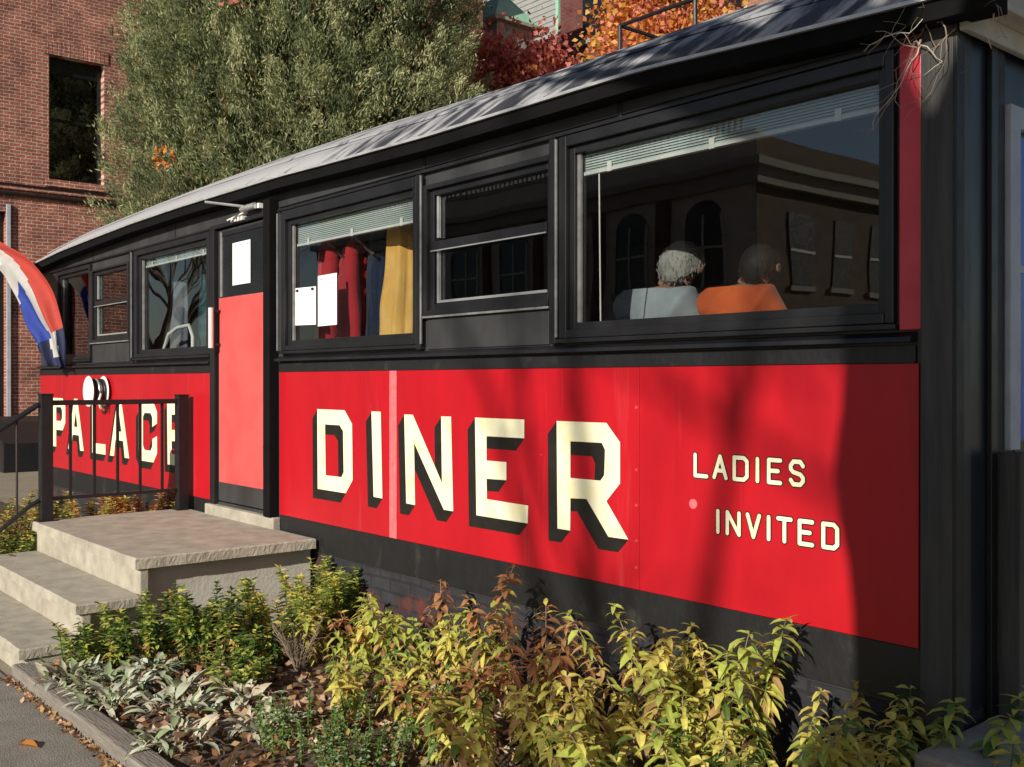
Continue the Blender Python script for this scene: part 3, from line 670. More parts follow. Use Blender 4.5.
rail = thing('railing', 'black iron railing across the far side of the landing, in front of the lettering', 'railing', (-8.03, -.6, .58))
for (y, z1) in ((-1.14, 1.515), (-.10, 1.50)):
    b = MB(); b.box(-8.03-.042, -8.03+.042, y-.042, y+.042, .578, z1, 'iron'); b.box(-8.03-.046, -8.03+.046, y-.046, y+.046, z1, z1+.012, 'iron'); b.build('post', rail, bevel=.004)
    b = MB(); b.box(-8.03-.065, -8.03+.065, y-.065 if y < -.5 else y-.06, y+.065 if y < -.5 else y+.022, .578, .590, 'iron'); b.build('foot_plate', rail, bevel=.002)
box('top_rail', rail, 'iron', -8.03-.024, -8.03+.024, -1.098, -.127, 1.438, 1.476, .004)
box('bottom_rail', rail, 'iron', -8.03-.014, -8.03+.014, -1.098, -.127, .730, .756, .003)
for k in range(5):
    y = -1.14+1.055*(k+1)/6; box('baluster', rail, 'iron', -8.03-.0095, -8.03+.0095, y-.0095, y+.0095, .756, 1.438)
b = MB(); b.tube([(-8.03,-1.14,1.455),(-8.03,-1.20,1.44),(-8.03,-1.46,1.265),(-8.03,-1.95,.94)], .021, 'iron', 10); b.build('stair_rail', rail)
b = MB(); b.tube([(-8.03,-1.14,.76),(-8.03,-1.25,.70),(-8.03,-1.5,.50),(-8.03,-1.95,.22)], .016, 'iron', 8); b.build('stair_lower_rail', rail)
for y in (-1.34, -1.47, -1.62, -1.80):
    zt = 1.44-(abs(y)-1.20)*.665; zb = .70-(abs(y)-1.25)*.70
    b = MB(); b.tube([(-8.03,y,zb),(-8.03,y,zt)], .009, 'iron', 6); b.build('baluster', rail)
b = MB(); b.box(-8.06, -8.0, -1.98, -1.92, 0, .98, 'iron'); b.build('post', rail, bevel=.003)

# ================================================================== THINGS ON THE WALL
# hose reel
t = thing('hose_reel', 'white hose reel with black hose, mounted on the red panel above the railing', 'hose reel', (-10.05, -.1, 1.52))
for y in (-.185, -.045):
    b = MB(); b.lathe([(.0001, -.006), (.142, -.006), (.148, 0), (.142, .006), (.0001, .006)], (-10.05, y, 1.52), 'white_plastic', 'y', 36); b.build('flange', t)
for k in range(5):
    b = MB(); pts = [(-10.05+.112*math.cos(2*PI*i/28), -.165+.0245*k, 1.52+.112*math.sin(2*PI*i/28)) for i in range(29)]
    b.tube(pts, .0125, 'hose_black' if k != 2 else 'alu', 8, cap=False); b.build('hose_turn', t, smooth=True)
b = MB(); b.lathe([(.1, -.175), (.1, -.05)], (-10.05, 0, 1.52), 'hose_black', 'y', 24); b.build('drum', t)
b = MB(); b.tube([(-10.05,-.012,1.52),(-10.05,-.05,1.52)], .05, 'iron', 16); b.build('bracket', t)
b = MB(); b.tube([(-9.93,-.11,1.50),(-9.925,-.13,1.43),(-9.94,-.11,1.37),(-9.96,-.07,1.34)], .012, 'white_plastic'); b.build('hose_end', t, smooth=True)
# flag on its pole
t = thing('flagpole', 'thin pale pole slanting out from the far end of the diner, behind the drooping flag', 'flagpole', (-12.15, -.03, 2.19))
b = MB(); b.tube([(-12.13,-.02,2.15),(-12.66,-.335,2.99),(-14.4,-.62,4.05)], .014, 'alu', 10); b.build('pole', t); b = MB(); b.tube([(-12.13,0,2.05),(-12.13,-.03,2.25)], .03, 'iron', 10); b.build('socket', t)
b = MB(); b.lathe([(.0001,.0),(.028,.02),(.035,.045),(.028,.07),(.0001,.09)], (-14.4,-.62,4.03), 'alu', 'z', 14); b.build('finial', t, smooth=True)
def flag():
    # rows across the cloth (u: hem to hem), columns along its fall (v); each column point is a real position, the cloth gathers and folds as it drops
    top = [Vector(p) for p in ((-14.739,-.36,3.679), (-13.66,-.31,3.458), (-12.902,-.27,3.26), (-11.872,-.25,2.958), (-11.217,-.20,2.568), (-10.983,-.15,2.144), (-10.887,-.12,1.732))]
    bot = [Vector(p) for p in ((-14.739,-.40,3.43), (-13.63,-.38,3.17), (-12.83,-.35,2.92), (-12.10,-.32,2.58), (-11.61,-.29,2.19), (-11.43,-.25,1.96), (-11.30,-.22,1.79))]
    def samp(c, v):
        f = v*(len(c)-1); i = min(int(f), len(c)-2); f -= i
        p0 = c[max(i-1, 0)]; p1 = c[i]; p2 = c[i+1]; p3 = c[min(i+2, len(c)-1)]
        return .5*((2*p1)+(p2-p0)*f+(2*p0-5*p1+4*p2-p3)*f*f+(3*p1-p0-3*p2+p3)*f**3)
    NU, NV = 26, 60; vs = []; fs = []; mi = []
    b = MB(); ids = [b.mi(x) for x in ('flag_red', 'flag_white', 'flag_blue', 'flag_navy')]
    for j in range(NV+1):
        v = j/NV
        for i in range(NU+1):
            u = i/NU; p = samp(top, v)*(1-u)+samp(bot, v)*u
            a = .02+.035*v; p = p+Vector((a*math.sin(u*11+v*5)+.02*noise.noise(Vector((u*5, v*9, 0))), a*.7*math.cos(u*10+v*8)+.03*noise.noise(Vector((u*4, v*7, 4))), .014*math.sin(v*13+u*4)))
            vs.append(p)
    for j in range(NV):
        for i in range(NU):
            a = j*(NU+1)+i; fs.append((a, a+1, a+NU+2, a+NU+1))
            u = (i+.5)/NU; v = (j+.5)/NV; w_ = u+.10*math.sin(v*7)
            if v > .94: m_ = 3
            elif v > .82: m_ = 1 if .12 < w_ < .62 else 3
            elif w_ < .34: m_ = 0
            elif w_ < .52 or v < .52: m_ = 1
            elif w_ < .92: m_ = 2
            else: m_ = 1
            mi.append(ids[m_])
    b.v = [tuple(v) for v in vs]; b.f = fs; b.m = mi
    o = b.build('flag', None, smooth=True); sm = o.modifiers.new('thick', 'SOLIDIFY'); sm.thickness = .002
    tag(o, 'faded red, white and blue flag drooping against the far end of the diner', 'flag')
flag()
# notices on the glass
def notice(x0, x1, z0, z1, y, label, lines=0, tilt=0):
    t = thing('notice', label, 'notice', ((x0+x1)/2, y, z0), 'notices taped to the glass')
    b = MB(); n = 6; vs = []; fs = []
    for i in range(n+1):
        f = i/n; x = x0+(x1-x0)*f; bow = .004*math.sin(PI*f)
        vs += [(x, y-bow, z0+tilt*f), (x, y-bow*.3, z1+tilt*f)]
    for i in range(n): fs.append((2*i, 2*i+2, 2*i+3, 2*i+1))
    b.add(vs, fs, 'paper'); b.build('sheet', t)
    b = MB()
    for fx in (.12, .82): b.box(x0+(x1-x0)*fx, x0+(x1-x0)*fx+.03, y-.008, y-.006, z1-.028, z1-.012, 'letter_black' if lines else 'tape')
    b.build('tape', t)
notice(-6.375, -6.075, 2.005, 2.262, .024, 'blank white landscape notice in the lower left of the coat window', 1, -.006)
notice(-6.045, -5.80, 1.985, 2.322, .022, 'taller white notice taped in front of the red coat', 0, .002)
notice(-7.285, -6.985, 2.345, 2.665, -.008, 'white notice on the dark upper half of the red door')

# ================================================================== INSIDE
def coat(name, label, cat, x, y, zt, zb, w_, dep, m, quilt=0, folds=7, grp='clothes hanging inside the windows', sleeves=True, taper=.78, hook=True):
    t = thing(name, label, cat, (x, y, zb), grp)
    b = MB(); n = 40; rows = 34; vs = []; fs = []; ph = random.random()*6
    for j in range(rows+1):
        v = j/rows; z = zt+(zb-zt)*v
        wsc = .30+.70*min(1, v*7)**.6 if v < .14 else 1
        ww = w_*(taper+(1-taper)*v)*wsc; dd = dep*(.55+.45*v)*(.5 if v < .04 else 1)
        for i in range(n):
            a = 2*PI*i/n; fold = 1+(.13*math.sin(folds*a+ph+v*1.3)+.06*math.sin((folds*2+1)*a+v*5))*min(1, v*2+.2)
            q = 1+(.26*abs(math.sin(v*PI*quilt+.35*math.sin(a)))**.7-.15 if quilt else .025*math.sin(v*23+a*2)+.05*noise.noise(Vector((math.cos(a)*2, math.sin(a)*2+ph, v*5))))
            if quilt: fold = 1+.04*noise.noise(Vector((a*2, v*14, ph)))
            vs.append((x+ww/2*math.cos(a)*fold*q+.012*math.sin(v*5+ph), y+dd/2*math.sin(a)*fold*q, z+.02*math.sin(a*3+ph)*v))
    for j in range(rows):
        for i in range(n): fs.append((j*n+i, j*n+(i+1)%n, (j+1)*n+(i+1)%n, (j+1)*n+i))
    fs.append(tuple(range(n-1, -1, -1))); fs.append(tuple(rows*n+i for i in range(n)))
    b.add(vs, fs, m); b.build('body', t, smooth=True)
    if sleeves:
        for s_ in (-1, 1):
            sx = x+s_*w_*.36; L_ = (zt-zb)*.82; pts = []; rs = []
            for k in range(13):
                v = k/12; pts.append((sx+s_*w_*.10*math.sin(v*1.5), y-dep*.40-.01*math.sin(v*7), zt-.06-L_*v)); rs.append((.055-.012*v)*(1+(.14*abs(math.sin(v*PI*quilt*.8)) if quilt else .08*math.sin(v*19)))*w_/.45)
            b = MB(); b.tube(pts, rs, m, 14); b.build('sleeve', t, smooth=True)
    if hook:
        b = MB(); b.tube([(x-w_*.3, y, zt-.06), (x-.03, y, zt), (x, y, zt+.03), (x, y, zt+.06)], .005, 'steel', 6); b.tube([(x+w_*.3, y, zt-.06), (x+.03, y, zt), (x, y, zt+.03)], .005, 'steel', 6); b.build('hanger', t)
    return t
coat('coat', 'dark jacket hanging behind the landscape notice', 'coat', -6.72, .32, 2.66, 1.2, .36, .2, 'cloth_black', folds=9)
coat('coat', 'bright red coat hanging behind the taller notice', 'coat', -6.38, .30, 2.66, 1.3, .30, .17, 'cloth_red', folds=7, sleeves=False)
coat('coat', 'quilted red puffer jacket in the middle of the coat window', 'coat', -6.00, .27, 2.58, 1.45, .36, .22, 'cloth_puffer', quilt=11)
coat('coat', 'long orange-yellow coat at the right of the coat window', 'coat', -5.46, .28, 2.74, 1.5, .31, .22, 'cloth_orange', folds=6, sleeves=False)
coat('coat', 'navy coat squeezed beside the orange coat', 'coat', -5.73, .33, 2.72, 1.3, .20, .26, 'cloth_navy', folds=6, sleeves=False)
coat('coat', 'light grey coat hanging in the window left of the door', 'coat', -9.12, .34, 2.72, 1.5, .30, .16, 'cloth_grey', folds=6, sleeves=False)
coat('coat', 'teal plaid shirt hanging at the right of the window beside the door', 'shirt', -8.46, .32, 2.74, 1.7, .26, .18, 'cloth_plaid', folds=5, sleeves=False)
t = thing('coat_rail', 'chrome rail with hooks above the coats right of the door', 'coat rail', (-6, .3, 2.75))
b = MB(); b.tube([(-6.95,.3,2.775),(-5.2,.3,2.775)], .012, 'steel'); b.build('bar', t)
for x in (-6.3, -5.95): 
    b = MB(); b.tube([(x+.15,.2,2.66),(x+.05,.2,2.60),(x+.30,.2,2.45)], .012, 'steel'); b.build('hook', t)
t = thing('coat_rail', 'chrome rail above the grey coat and plaid shirt', 'coat rail', (-8.8, .3, 2.78))
b = MB(); b.tube([(-9.4,.3,2.785),(-8.2,.3,2.785)], .012, 'steel'); b.build('bar', t)
t = thing('chair', 'white bentwood chair back behind the window left of the door', 'chair', (-8.75, .3, .68))
b = MB(); b.tube([(-9.05,.16,1.50),(-9.05,.16,1.92),(-8.95,.16,2.04),(-8.75,.16,2.09),(-8.5,.16,2.10),(-8.42,.16,2.0),(-8.42,.16,1.5)], .016, 'white_plastic', 10); b.build('back_hoop', t, smooth=True)
b = MB(); b.box(-9.08,-8.40,.14,.60,1.44,1.50,'white_plastic'); b.build('seat', t, bevel=.02)
for x, y in ((-9.03,.18),(-8.45,.18),(-9.03,.56),(-8.45,.56)):
    b = MB(); b.tube([(x,y,.68),(x,y,1.44)], .016, 'white_plastic'); b.build('leg', t)
def stool(x, y, label, m, back=False):
    t = thing('stool', label, 'stool', (x, y, .68))
    b = MB(); b.lathe([(.0001,0),(.20,0),(.205,.01),(.18,.025),(.0001,.03)], (x,y,.68), 'steel','z',28); b.build('base', t)
    b = MB(); b.lathe([(.035,.02),(.03,.76)], (x,y,.68), 'steel','z',16); b.build('column', t)
    b = MB(); b.lathe([(.0001,.76),(.17,.76),(.19,.79),(.185,.83),(.15,.85),(.0001,.855)], (x,y,.68), m,'z',28); b.build('seat', t, smooth=True)
    if back:
        b = MB(); n = 18; vs = []; fs = []; rows = [(1.60,.80),(1.75,.94),(1.88,1.0),(1.98,.98),(2.04,.88),(2.075,.70),(2.085,.45)]
        for z, s_ in rows:
            for i in range(n+1):
                f = (i/n-.5)*2; vs.append((x+f*.205*s_, y-.16+.045*f*f-.012, z))
        for z, s_ in rows:
            for i in range(n+1):
                f = (i/n-.5)*2; vs.append((x+f*.205*s_, y-.16+.045*f*f+.035, z))
        nn = n+1; K = len(rows)
        for j in range(K-1):
            for i in range(n):
                fs.append((j*nn+i, j*nn+i+1, (j+1)*nn+i+1, (j+1)*nn+i)); o_ = K*nn; fs.append((o_+j*nn+i+1, o_+j*nn+i, o_+(j+1)*nn+i, o_+(j+1)*nn+i+1))
        for i in range(n): fs.append(((K-1)*nn+i, (K-1)*nn+i+1, K*nn+(K-1)*nn+i+1, K*nn+(K-1)*nn+i))
        b.add(vs, fs, m); b.build('backrest', t, smooth=True)
        b = MB(); pts = [(x-.225,y-.13,1.50),(x-.228,y-.13,1.80)]+[(x-.225*math.cos(PI*k/16), y-.13-.03*math.sin(PI*k/16), 1.93+.165*math.sin(PI*k/16)**.7) for k in range(17)]+[(x+.228,y-.13,1.80),(x+.225,y-.13,1.50)]
        b.tube(pts, .010, 'cloth_puffer', 8); b.build('back_frame', t, smooth=True)
stool(-3.10, .72, 'counter stool under the person in the orange sweater', 'int_wall')
stool(-3.62, .74, 'counter stool under the grey-haired person', 'int_wall')
# seated person, seen from behind
def skin_body(name, parent, verts, edges, rad, m, sub=2, root=0):
    me = bpy.data.meshes.new(name); me.from_pydata(verts, edges, []); me.materials.append(M[m])
    o = bpy.data.objects.new(name, me); COL.objects.link(o); o.parent = parent; o.location = (0, 0, 0)
    md = o.modifiers.new('skin', 'SKIN')
    if not me.skin_vertices:
        try: me.skin_vertices.new()
        except Exception: pass
    for i, r in enumerate(rad):
        sv = me.skin_vertices[0].data[i]; sv.radius = (r, r) if not isinstance(r, tuple) else r; sv.use_root = (i == root)
    md.use_smooth_shade = True; s2 = o.modifiers.new('sub', 'SUBSURF'); s2.levels = sub; s2.render_levels = sub
    return o
def seated_person(label, loc, shirt, hair, seed, size=1):
    random.seed(seed); per = thing('person', label, 'person', loc); per.scale = (size, size, size)
    V = [(0,0,.02),(0,-.01,.18),(0,-.02,.34),(0,-.03,.47),(.03,.03,.53),(.06,.08,.585),  # pelvis..neck..skull base
         (-.17,-.02,.46),(-.24,.10,.24),(-.20,.36,.20),(-.19,.43,.205),
         (.17,-.02,.46),(.25,.10,.24),(.21,.36,.20),(.20,.43,.205),
         (-.10,.02,.0),(-.13,.42,.03),(-.13,.44,-.36),(-.13,.40,-.66),(-.13,.54,-.69),
         (.10,.02,.0),(.13,.42,.03),(.13,.44,-.36),(.13,.40,-.66),(.13,.54,-.69), (.075,.10,.66),(.075,.10,.73)]
    Ed = [(0,1),(1,2),(2,3),(3,4),(4,5),(3,6),(6,7),(7,8),(8,9),(3,10),(10,11),(11,12),(12,13),(0,14),(14,15),(15,16),(16,17),(17,18),(0,19),(19,20),(20,21),(21,22),(22,23),(5,24),(24,25)]
    Rd = [.13,.12,.13,.11,.060,.075,.075,.05,.038,.032,.075,.05,.038,.032,.10,.08,.055,.045,.04,.10,.08,.055,.045,.04,.10,.078]
    k = len(V)
    for hx, i0 in ((-.19, 9), (.20, 13)):      # five fingers a hand, resting curled on the counter edge
        for q, (dx, L_) in enumerate(((-.035,.07),(-.012,.08),(.012,.076),(.034,.06))):
            V += [(hx+dx,.47,.21),(hx+dx*1.1,.47+L_*.6,.205),(hx+dx*1.1,.47+L_*.9,.185)]; Ed += [(i0,k),(k,k+1),(k+1,k+2)]; Rd += [.011,.009,.008]; k += 3
        s_ = 1 if hx < 0 else -1
        V += [(hx+s_*.045,.44,.20),(hx+s_*.06,.48,.19)]; Ed += [(i0,k),(k,k+1)]; Rd += [.012,.010]; k += 2
    skin_body('body', per, V, Ed, Rd, 'skin')
    sv = [V[0],V[1],V[2],V[3],(0,-.02,.50),V[6],V[7],(-.215,.26,.21),V[10],V[11],(.225,.26,.21)]
    skin_body('shirt', per, sv, [(0,1),(1,2),(2,3),(3,4),(3,5),(5,6),(6,7),(3,8),(8,9),(9,10)], [.19,.185,.205,.185,.095,.115,.082,.066,.115,.082,.066], shirt)
    skin_body('trousers', per, [V[0],V[14],V[15],V[16],(-.13,.40,-.60),V[19],V[20],V[21],(.13,.40,-.60)], [(0,1),(1,2),(2,3),(3,4),(0,5),(5,6),(6,7),(7,8)], [.165,.12,.10,.075,.065,.12,.10,.075,.065], 'cloth_trouser')
    hb = MB(); n = 36; vs = []; fs = []; HX, HY, HZ = .075, .088, .665
    for j in range(15):
        for i in range(n):
            t_ = 2*PI*i/n; back = .5-.5*math.sin(t_)          # 1 at the back of the head, 0 over the brow
            amax = PI*(.36+.36*back+.015*math.sin(9*t_)); a = amax*j/14
            rr = 1+.07*noise.noise(Vector((math.cos(t_)*4, math.sin(t_)*4, a*3)))+.03*noise.noise(Vector((math.cos(t_)*16, math.sin(t_)*16, a*6)))
            vs.append((HX+.118*rr*math.sin(a)*math.cos(t_), HY+.128*rr*math.sin(a)*math.sin(t_), HZ+.135*rr*math.cos(a)))
    for j in range(14):
        for i in range(n): fs.append((j*n+i, j*n+(i+1)%n, (j+1)*n+(i+1)%n, (j+1)*n+i))
    hb.add(vs, fs, hair)
    for k in range(1100):
        q = random.choice(vs); nv = Vector((q[0]-HX, q[1]-HY, q[2]-HZ)).normalized(); p = Vector(q)+nv*.002+Vector([random.gauss(0, .004) for _ in range(3)])
        tn = (Vector((random.gauss(0, .35), -.3*nv.y+random.gauss(0, .3), -1))-nv*nv.dot(Vector((0, 0, -1)))*.7+nv*.12); hb.blade(p, tn, random.uniform(.02, .04), .004, .3, hair, 2)
    ho = hb.build('hair', None, smooth=True); ho.parent = per
    for sx in (-1, 1):
        b = MB(); b.lathe([(.0001,-.006),(.022,-.006),(.030,.004),(.022,.012),(.0001,.008)], (.075+sx*.108,.105,.650), 'skin', 'x', 12); o = b.build('ear', None, smooth=True); o.parent = per
    b = MB(); b.tube([(.075,.19,.68),(.075,.225,.645),(.075,.20,.632)], [.010,.018,.012], 'skin', 8); o = b.build('nose', None, smooth=True); o.parent = per
    for sx in (-1, 1):
        b = MB(); b.lathe([(.0001,.0),(.010,.003),(.012,.010)], (.075+sx*.035,.195,.690), 'hose_black', 'y', 10); o = b.build('eye', None); o.parent = per
seated_person('grey-haired person in a pale blue-grey shirt sitting with back to the largest window', (-3.64, .72, 1.565), 'cloth_shirt', 'hair_grey', 61)
seated_person('dark-haired person in an orange sweater sitting right of the grey-haired one', (-3.10, .70, 1.625), 'cloth_sweater', 'hair_dark', 62, .84)
# window-sill clutter in the big window
t = tag(box('napkin_dispenser', None, 'steel', -3.46, -3.33, .50, .60, 1.78, 1.93, .01), 'dark napkin dispenser beside the seated person', 'dispenser')
t.location = (0.25, .95, 0)

# ================================================================== FOLIAGE HELPERS
def limb(b, p, d, L, r, depth, m, maxd, tips, spread=.6, up=.12, seg=6, kids=(2, 4), decay=.68):
    n = 5; pts = [p.copy()]; cur = p.copy(); dd = d.copy(); rs = [r]
    for i in range(n):
        dd = (dd+Vector((random.gauss(0,.10), random.gauss(0,.10), random.gauss(0,.08)+up*.3))).normalized(); cur = cur+dd*(L/n); pts.append(cur.copy()); rs.append(r*(1-.42*(i+1)/n))
    b.tube(pts, rs, m, seg if r > .03 else 4, cap=False)
    if depth >= maxd: tips.append((cur.copy(), dd.copy())); return
    for k in range(random.randint(*kids)):
        q = pts[random.randint(2, n)]; ax = dd.orthogonal().normalized(); ax.rotate(Matrix.Rotation(random.uniform(0, 2*PI), 3, dd))
        nd = (dd+ax*random.uniform(.5, 1.1)*spread+Vector((0,0,up))).normalized()
        limb(b, q, nd, L*random.uniform(.55, .8), rs[-1]*random.uniform(.6, .85), depth+1, m, maxd, tips, spread, up, seg, kids, decay)
    nd = (dd+Vector((random.gauss(0,.2), random.gauss(0,.2), .05))).normalized(); limb(b, cur, nd, L*.75, rs[-1]*.9, depth+1, m, maxd, tips, spread, up, seg, kids, decay)
def bare_tree(label, loc, h, r, maxd=4, seed=1, L0=None, kids=(2, 4), leaves=0, lmats=('leaf_brown', 'leaf_rust'), spread=.8, grp='bare trees along the road', lean=(0, 0), burl=None):
    random.seed(seed); t = thing('street_tree', label, 'tree', loc, grp); p = Vector(loc)
    b = MB(); pts = []; rs = []
    for i in range(25):
        f = i/24; q = p+Vector((lean[0]*f*h+.05*math.sin(f*5+seed), lean[1]*f*h+.04*math.sin(f*4), h*f)); pts.append(q)
        rr = r*(1.35-.5*min(1, f*4)) if f < .25 else r*(.97-.25*f)
        if burl: rr *= 1+.20*math.exp(-((q.z-burl)/.25)**2)
        rs.append(rr)
    b.tube(pts, rs, 'bark', 16); b.build('trunk', t, smooth=True)
    b = MB(); tips = []
    L0 = L0 or h*.7; top = pts[-1]
    for k in range(5):
        a = 2*PI*k/5+random.uniform(-.4, .4); d = Vector((math.cos(a)*.62, math.sin(a)*.62, .8)).normalized()
        limb(b, pts[24 if k % 2 else 22], d, L0*random.uniform(.8, 1.1), r*.5, 1, 'bark', maxd, tips, spread, .15, 7, kids)
    b.build('limbs', t, smooth=True)
    if leaves and tips:
        P = np.array([list(random.choice(tips)[0]) for _ in range(leaves)])+RNG.normal(0, .35, (leaves, 3)); D = RNG.normal(size=(leaves, 3)); D[:, 2] -= .5
        cloud('leaves', t, P, D, RNG.uniform(.05, .09, leaves), RNG.uniform(.04, .07, leaves), list(lmats), RNG.integers(0, len(lmats), leaves))
    return t
# trees in front of the diner: their shadows fall on the wall and roof, and they show in the glass
bare_tree('thick old street tree nearest the diner corner, behind the viewer', (.0, -4.85, -.02), 4.3, .40, 3, seed=5, L0=2.2, kids=(1, 3), leaves=250, burl=3.5)
bare_tree('bare tree on the far kerb, straight across from the diner sign', (2.9, -16.4, 0), 6.8, .12, 4, seed=9, L0=2.6, kids=(1, 2), leaves=400)
bare_tree('bare tree across the road by the brick corner', (-26.5, -6.7, 0), 2.4, .16, 5, seed=4, L0=3.0, kids=(3, 4))
bare_tree('tall bare tree farther down the road on the left', (-31.5, -9.6, 0), 3.6, .18, 5, seed=14, L0=3.6, kids=(3, 4))
bare_tree('bare tree on the far kerb, right of the one across from the sign', (6.4, -16.6, 0), 6.8, .18, 4, seed=22, L0=3.0, kids=(2, 3), leaves=900)

def in_ellipsoid(n, c, r, shell=.55):
    d = RNG.normal(size=(n, 3)); d /= np.linalg.norm(d, axis=1, keepdims=True); q = RNG.uniform(shell**3, 1, n)**(1/3)
    return np.array(c)+d*np.array(r)*q[:, None], d
def crown_tree(name, label, base, c, r, n_cl, per_cl, cl_r, L, W, mats, probs, trunk_r=.16, shell=.45, droop=-.3, zmin=None, cone=0, accents=None, cat='tree'):
    t = thing(name, label, cat, base)
    tb = MB(); bz = base[2]; tp = Vector((c[0], c[1], c[2]+r[2]*.6)); pts = [Vector(base), Vector((base[0]*.7+c[0]*.3, base[1]*.7+c[1]*.3, bz+(c[2]-bz)*.5)), Vector(c), tp]
    tb.tube(pts, [trunk_r, trunk_r*.8, trunk_r*.55, .03], 'bark', 10); tb.build('trunk', t, smooth=True)
    C, dirs = in_ellipsoid(n_cl, c, r, shell)
    if cone:
        f = (C[:, 2]-(c[2]-r[2]))/(2*r[2]); sc = 1.12-cone*f; C[:, 0] = c[0]+(C[:, 0]-c[0])*sc; C[:, 1] = c[1]+(C[:, 1]-c[1])*sc
    # limbs to a share of the clumps
    lb = MB()
    for k in range(0, n_cl, max(1, n_cl//60)):
        e_ = Vector(C[k]); s_ = Vector((c[0], c[1], max(bz+.8, e_.z-.5*(e_-Vector(c)).length-.4))); mid = (s_+e_)/2+Vector((0, 0, -.1)); lb.tube([s_, mid, e_], [trunk_r*.28, trunk_r*.16, .008], 'bark', 5)
    lb.build('limbs', t, smooth=True)
    csc = RNG.uniform(.55, 1.35, n_cl)
    ci = np.repeat(np.arange(n_cl), per_cl); n = len(ci)
    P = C[ci]+RNG.normal(0, 1, (n, 3))*cl_r*csc[ci][:, None]*np.array([1, 1, .8])
    D = dirs[ci]*.8+RNG.normal(0, .75, (n, 3)); D[:, 2] += droop
    # colour drifts from clump to clump (a real difference in leaf age), not with light
    tone = RNG.normal(0, 1, n_cl)[ci]+RNG.normal(0, .8, n); q = np.quantile(tone, np.cumsum(probs)[:-1]); idx = np.searchsorted(q, tone)
    keep = P[:, 2] > (zmin if zmin is not None else bz+.05)
    P, D, idx = P[keep], D[keep], idx[keep]; n = len(P)
    cloud('crown', t, P, D, RNG.uniform(.7, 1.3, n)*L, RNG.uniform(.7, 1.3, n)*W, mats, idx)
    if accents:
        for (am, ac, ar, an) in accents:
            P2, d2 = in_ellipsoid(an, ac, ar, 0); cloud('red_creeper', t, P2, RNG.normal(size=(an, 3)), .09, .07, [am], np.zeros(an, int))
    return t
def evergreen(base, c, r, n_sp, per, seed=3):
    t = thing('evergreen_tree', 'broad olive green evergreen tree rising behind the far end of the diner', 'tree', base)
    tb = MB(); tb.tube([Vector(base), Vector((c[0], c[1], c[2])), Vector((c[0], c[1], c[2]+r[2]*.8))], [.28, .18, .04], 'bark', 10); tb.build('trunk', t, smooth=True)
    C, dirs = in_ellipsoid(n_sp, c, r, .70)
    f = (C[:, 2]-(c[2]-r[2]))/(2*r[2]); sc = 1.10-.5*f; bul = np.array([1+.16*noise.noise(Vector((d[0]*3.1, d[1]*3.1, d[2]*7))) for d in dirs])
    C[:, 0] = c[0]+(C[:, 0]-c[0])*sc*bul; C[:, 1] = c[1]+(C[:, 1]-c[1])*sc*bul
    keep = C[:, 2] > .5; C, dirs = C[keep], dirs[keep]; n_sp = len(C)
    lb = MB()
    for k in range(0, n_sp, 22):
        e_ = Vector(C[k]); s_ = Vector((c[0], c[1], max(.8, e_.z-1.2))); lb.tube([s_, (s_+e_)/2+Vector((0,0,-.15)), e_], [.06, .035, .008], 'bark', 5)
    lb.build('limbs', t, smooth=True)
    ax = dirs*np.array([.55, .55, .2])+RNG.normal(0, .22, (n_sp, 3)); ax[:, 2] += .75; ax /= np.linalg.norm(ax, axis=1, keepdims=True)
    Ls = RNG.uniform(.30, .95, n_sp); ci = np.repeat(np.arange(n_sp), per); n = len(ci)
    u = RNG.uniform(0, 1, n)**.8; sp = (.16*(1-u)+.03)*Ls[ci]/.6
    P = C[ci]+ax[ci]*(Ls[ci]*(u-.4))[:, None]+RNG.normal(0, 1, (n, 3))*sp[:, None]
    D = ax[ci]*.9+RNG.normal(0, .42, (n, 3))
    tone = RNG.normal(0, 1, n_sp)[ci]+.45*RNG.normal(0, 1, n)+.5*(u-.5); idx = np.searchsorted(np.quantile(tone, [.33, .68, .985]), tone)
    cloud('crown', t, P, D, RNG.uniform(.05, .12, n), RNG.uniform(.013, .024, n), ['ever_b', 'ever_a', 'ever_c', 'ever_d'], idx)
    P2, d2 = in_ellipsoid(9000, c, (r[0]*.72, r[1]*.72, r[2]*.9), .3); f = (P2[:, 2]-(c[2]-r[2]))/(2*r[2]); sc = 1.10-.5*f; P2[:, 0] = c[0]+(P2[:, 0]-c[0])*sc; P2[:, 1] = c[1]+(P2[:, 1]-c[1])*sc; P2 = P2[P2[:, 2] > .6]
    cloud('inner_foliage', t, P2, RNG.normal(size=(len(P2), 3)), .34, .20, ['ever_b', 'ever_d'], (RNG.random(len(P2)) < .22).astype(int))
    for am, ac, ar, an in (('maple_red', (-15.4, 2.9, 8.6), (.3, .25, .5), 110), ('maple_orange', (-16.1, 2.9, 5.2), (.2, .2, .2), 40), ('maple_red', (-14.6, 3.4, 7.6), (.2, .25, .35), 60)):
        P3, d3 = in_ellipsoid(an, ac, ar, 0); cloud('red_creeper', t, P3, RNG.normal(size=(an, 3)), .10, .08, [am], np.zeros(an, int))
evergreen((-17.1, 6.15, 0), (-17.1, 6.15, 6.6), (4.0, 4.0, 7.7), 2500, 230)
crown_tree('maple_tree', 'dark red maple behind the roof, beside the evergreen', (-17.6, 11.8, 0), (-17.75, 11.8, 7.55), (1.85, 1.8, 2.0), 260, 95, .24, .13, .10,
           ['maple_dark', 'maple_red', 'maple_orange'], [.38, .50, .12], trunk_r=.14, shell=.3)
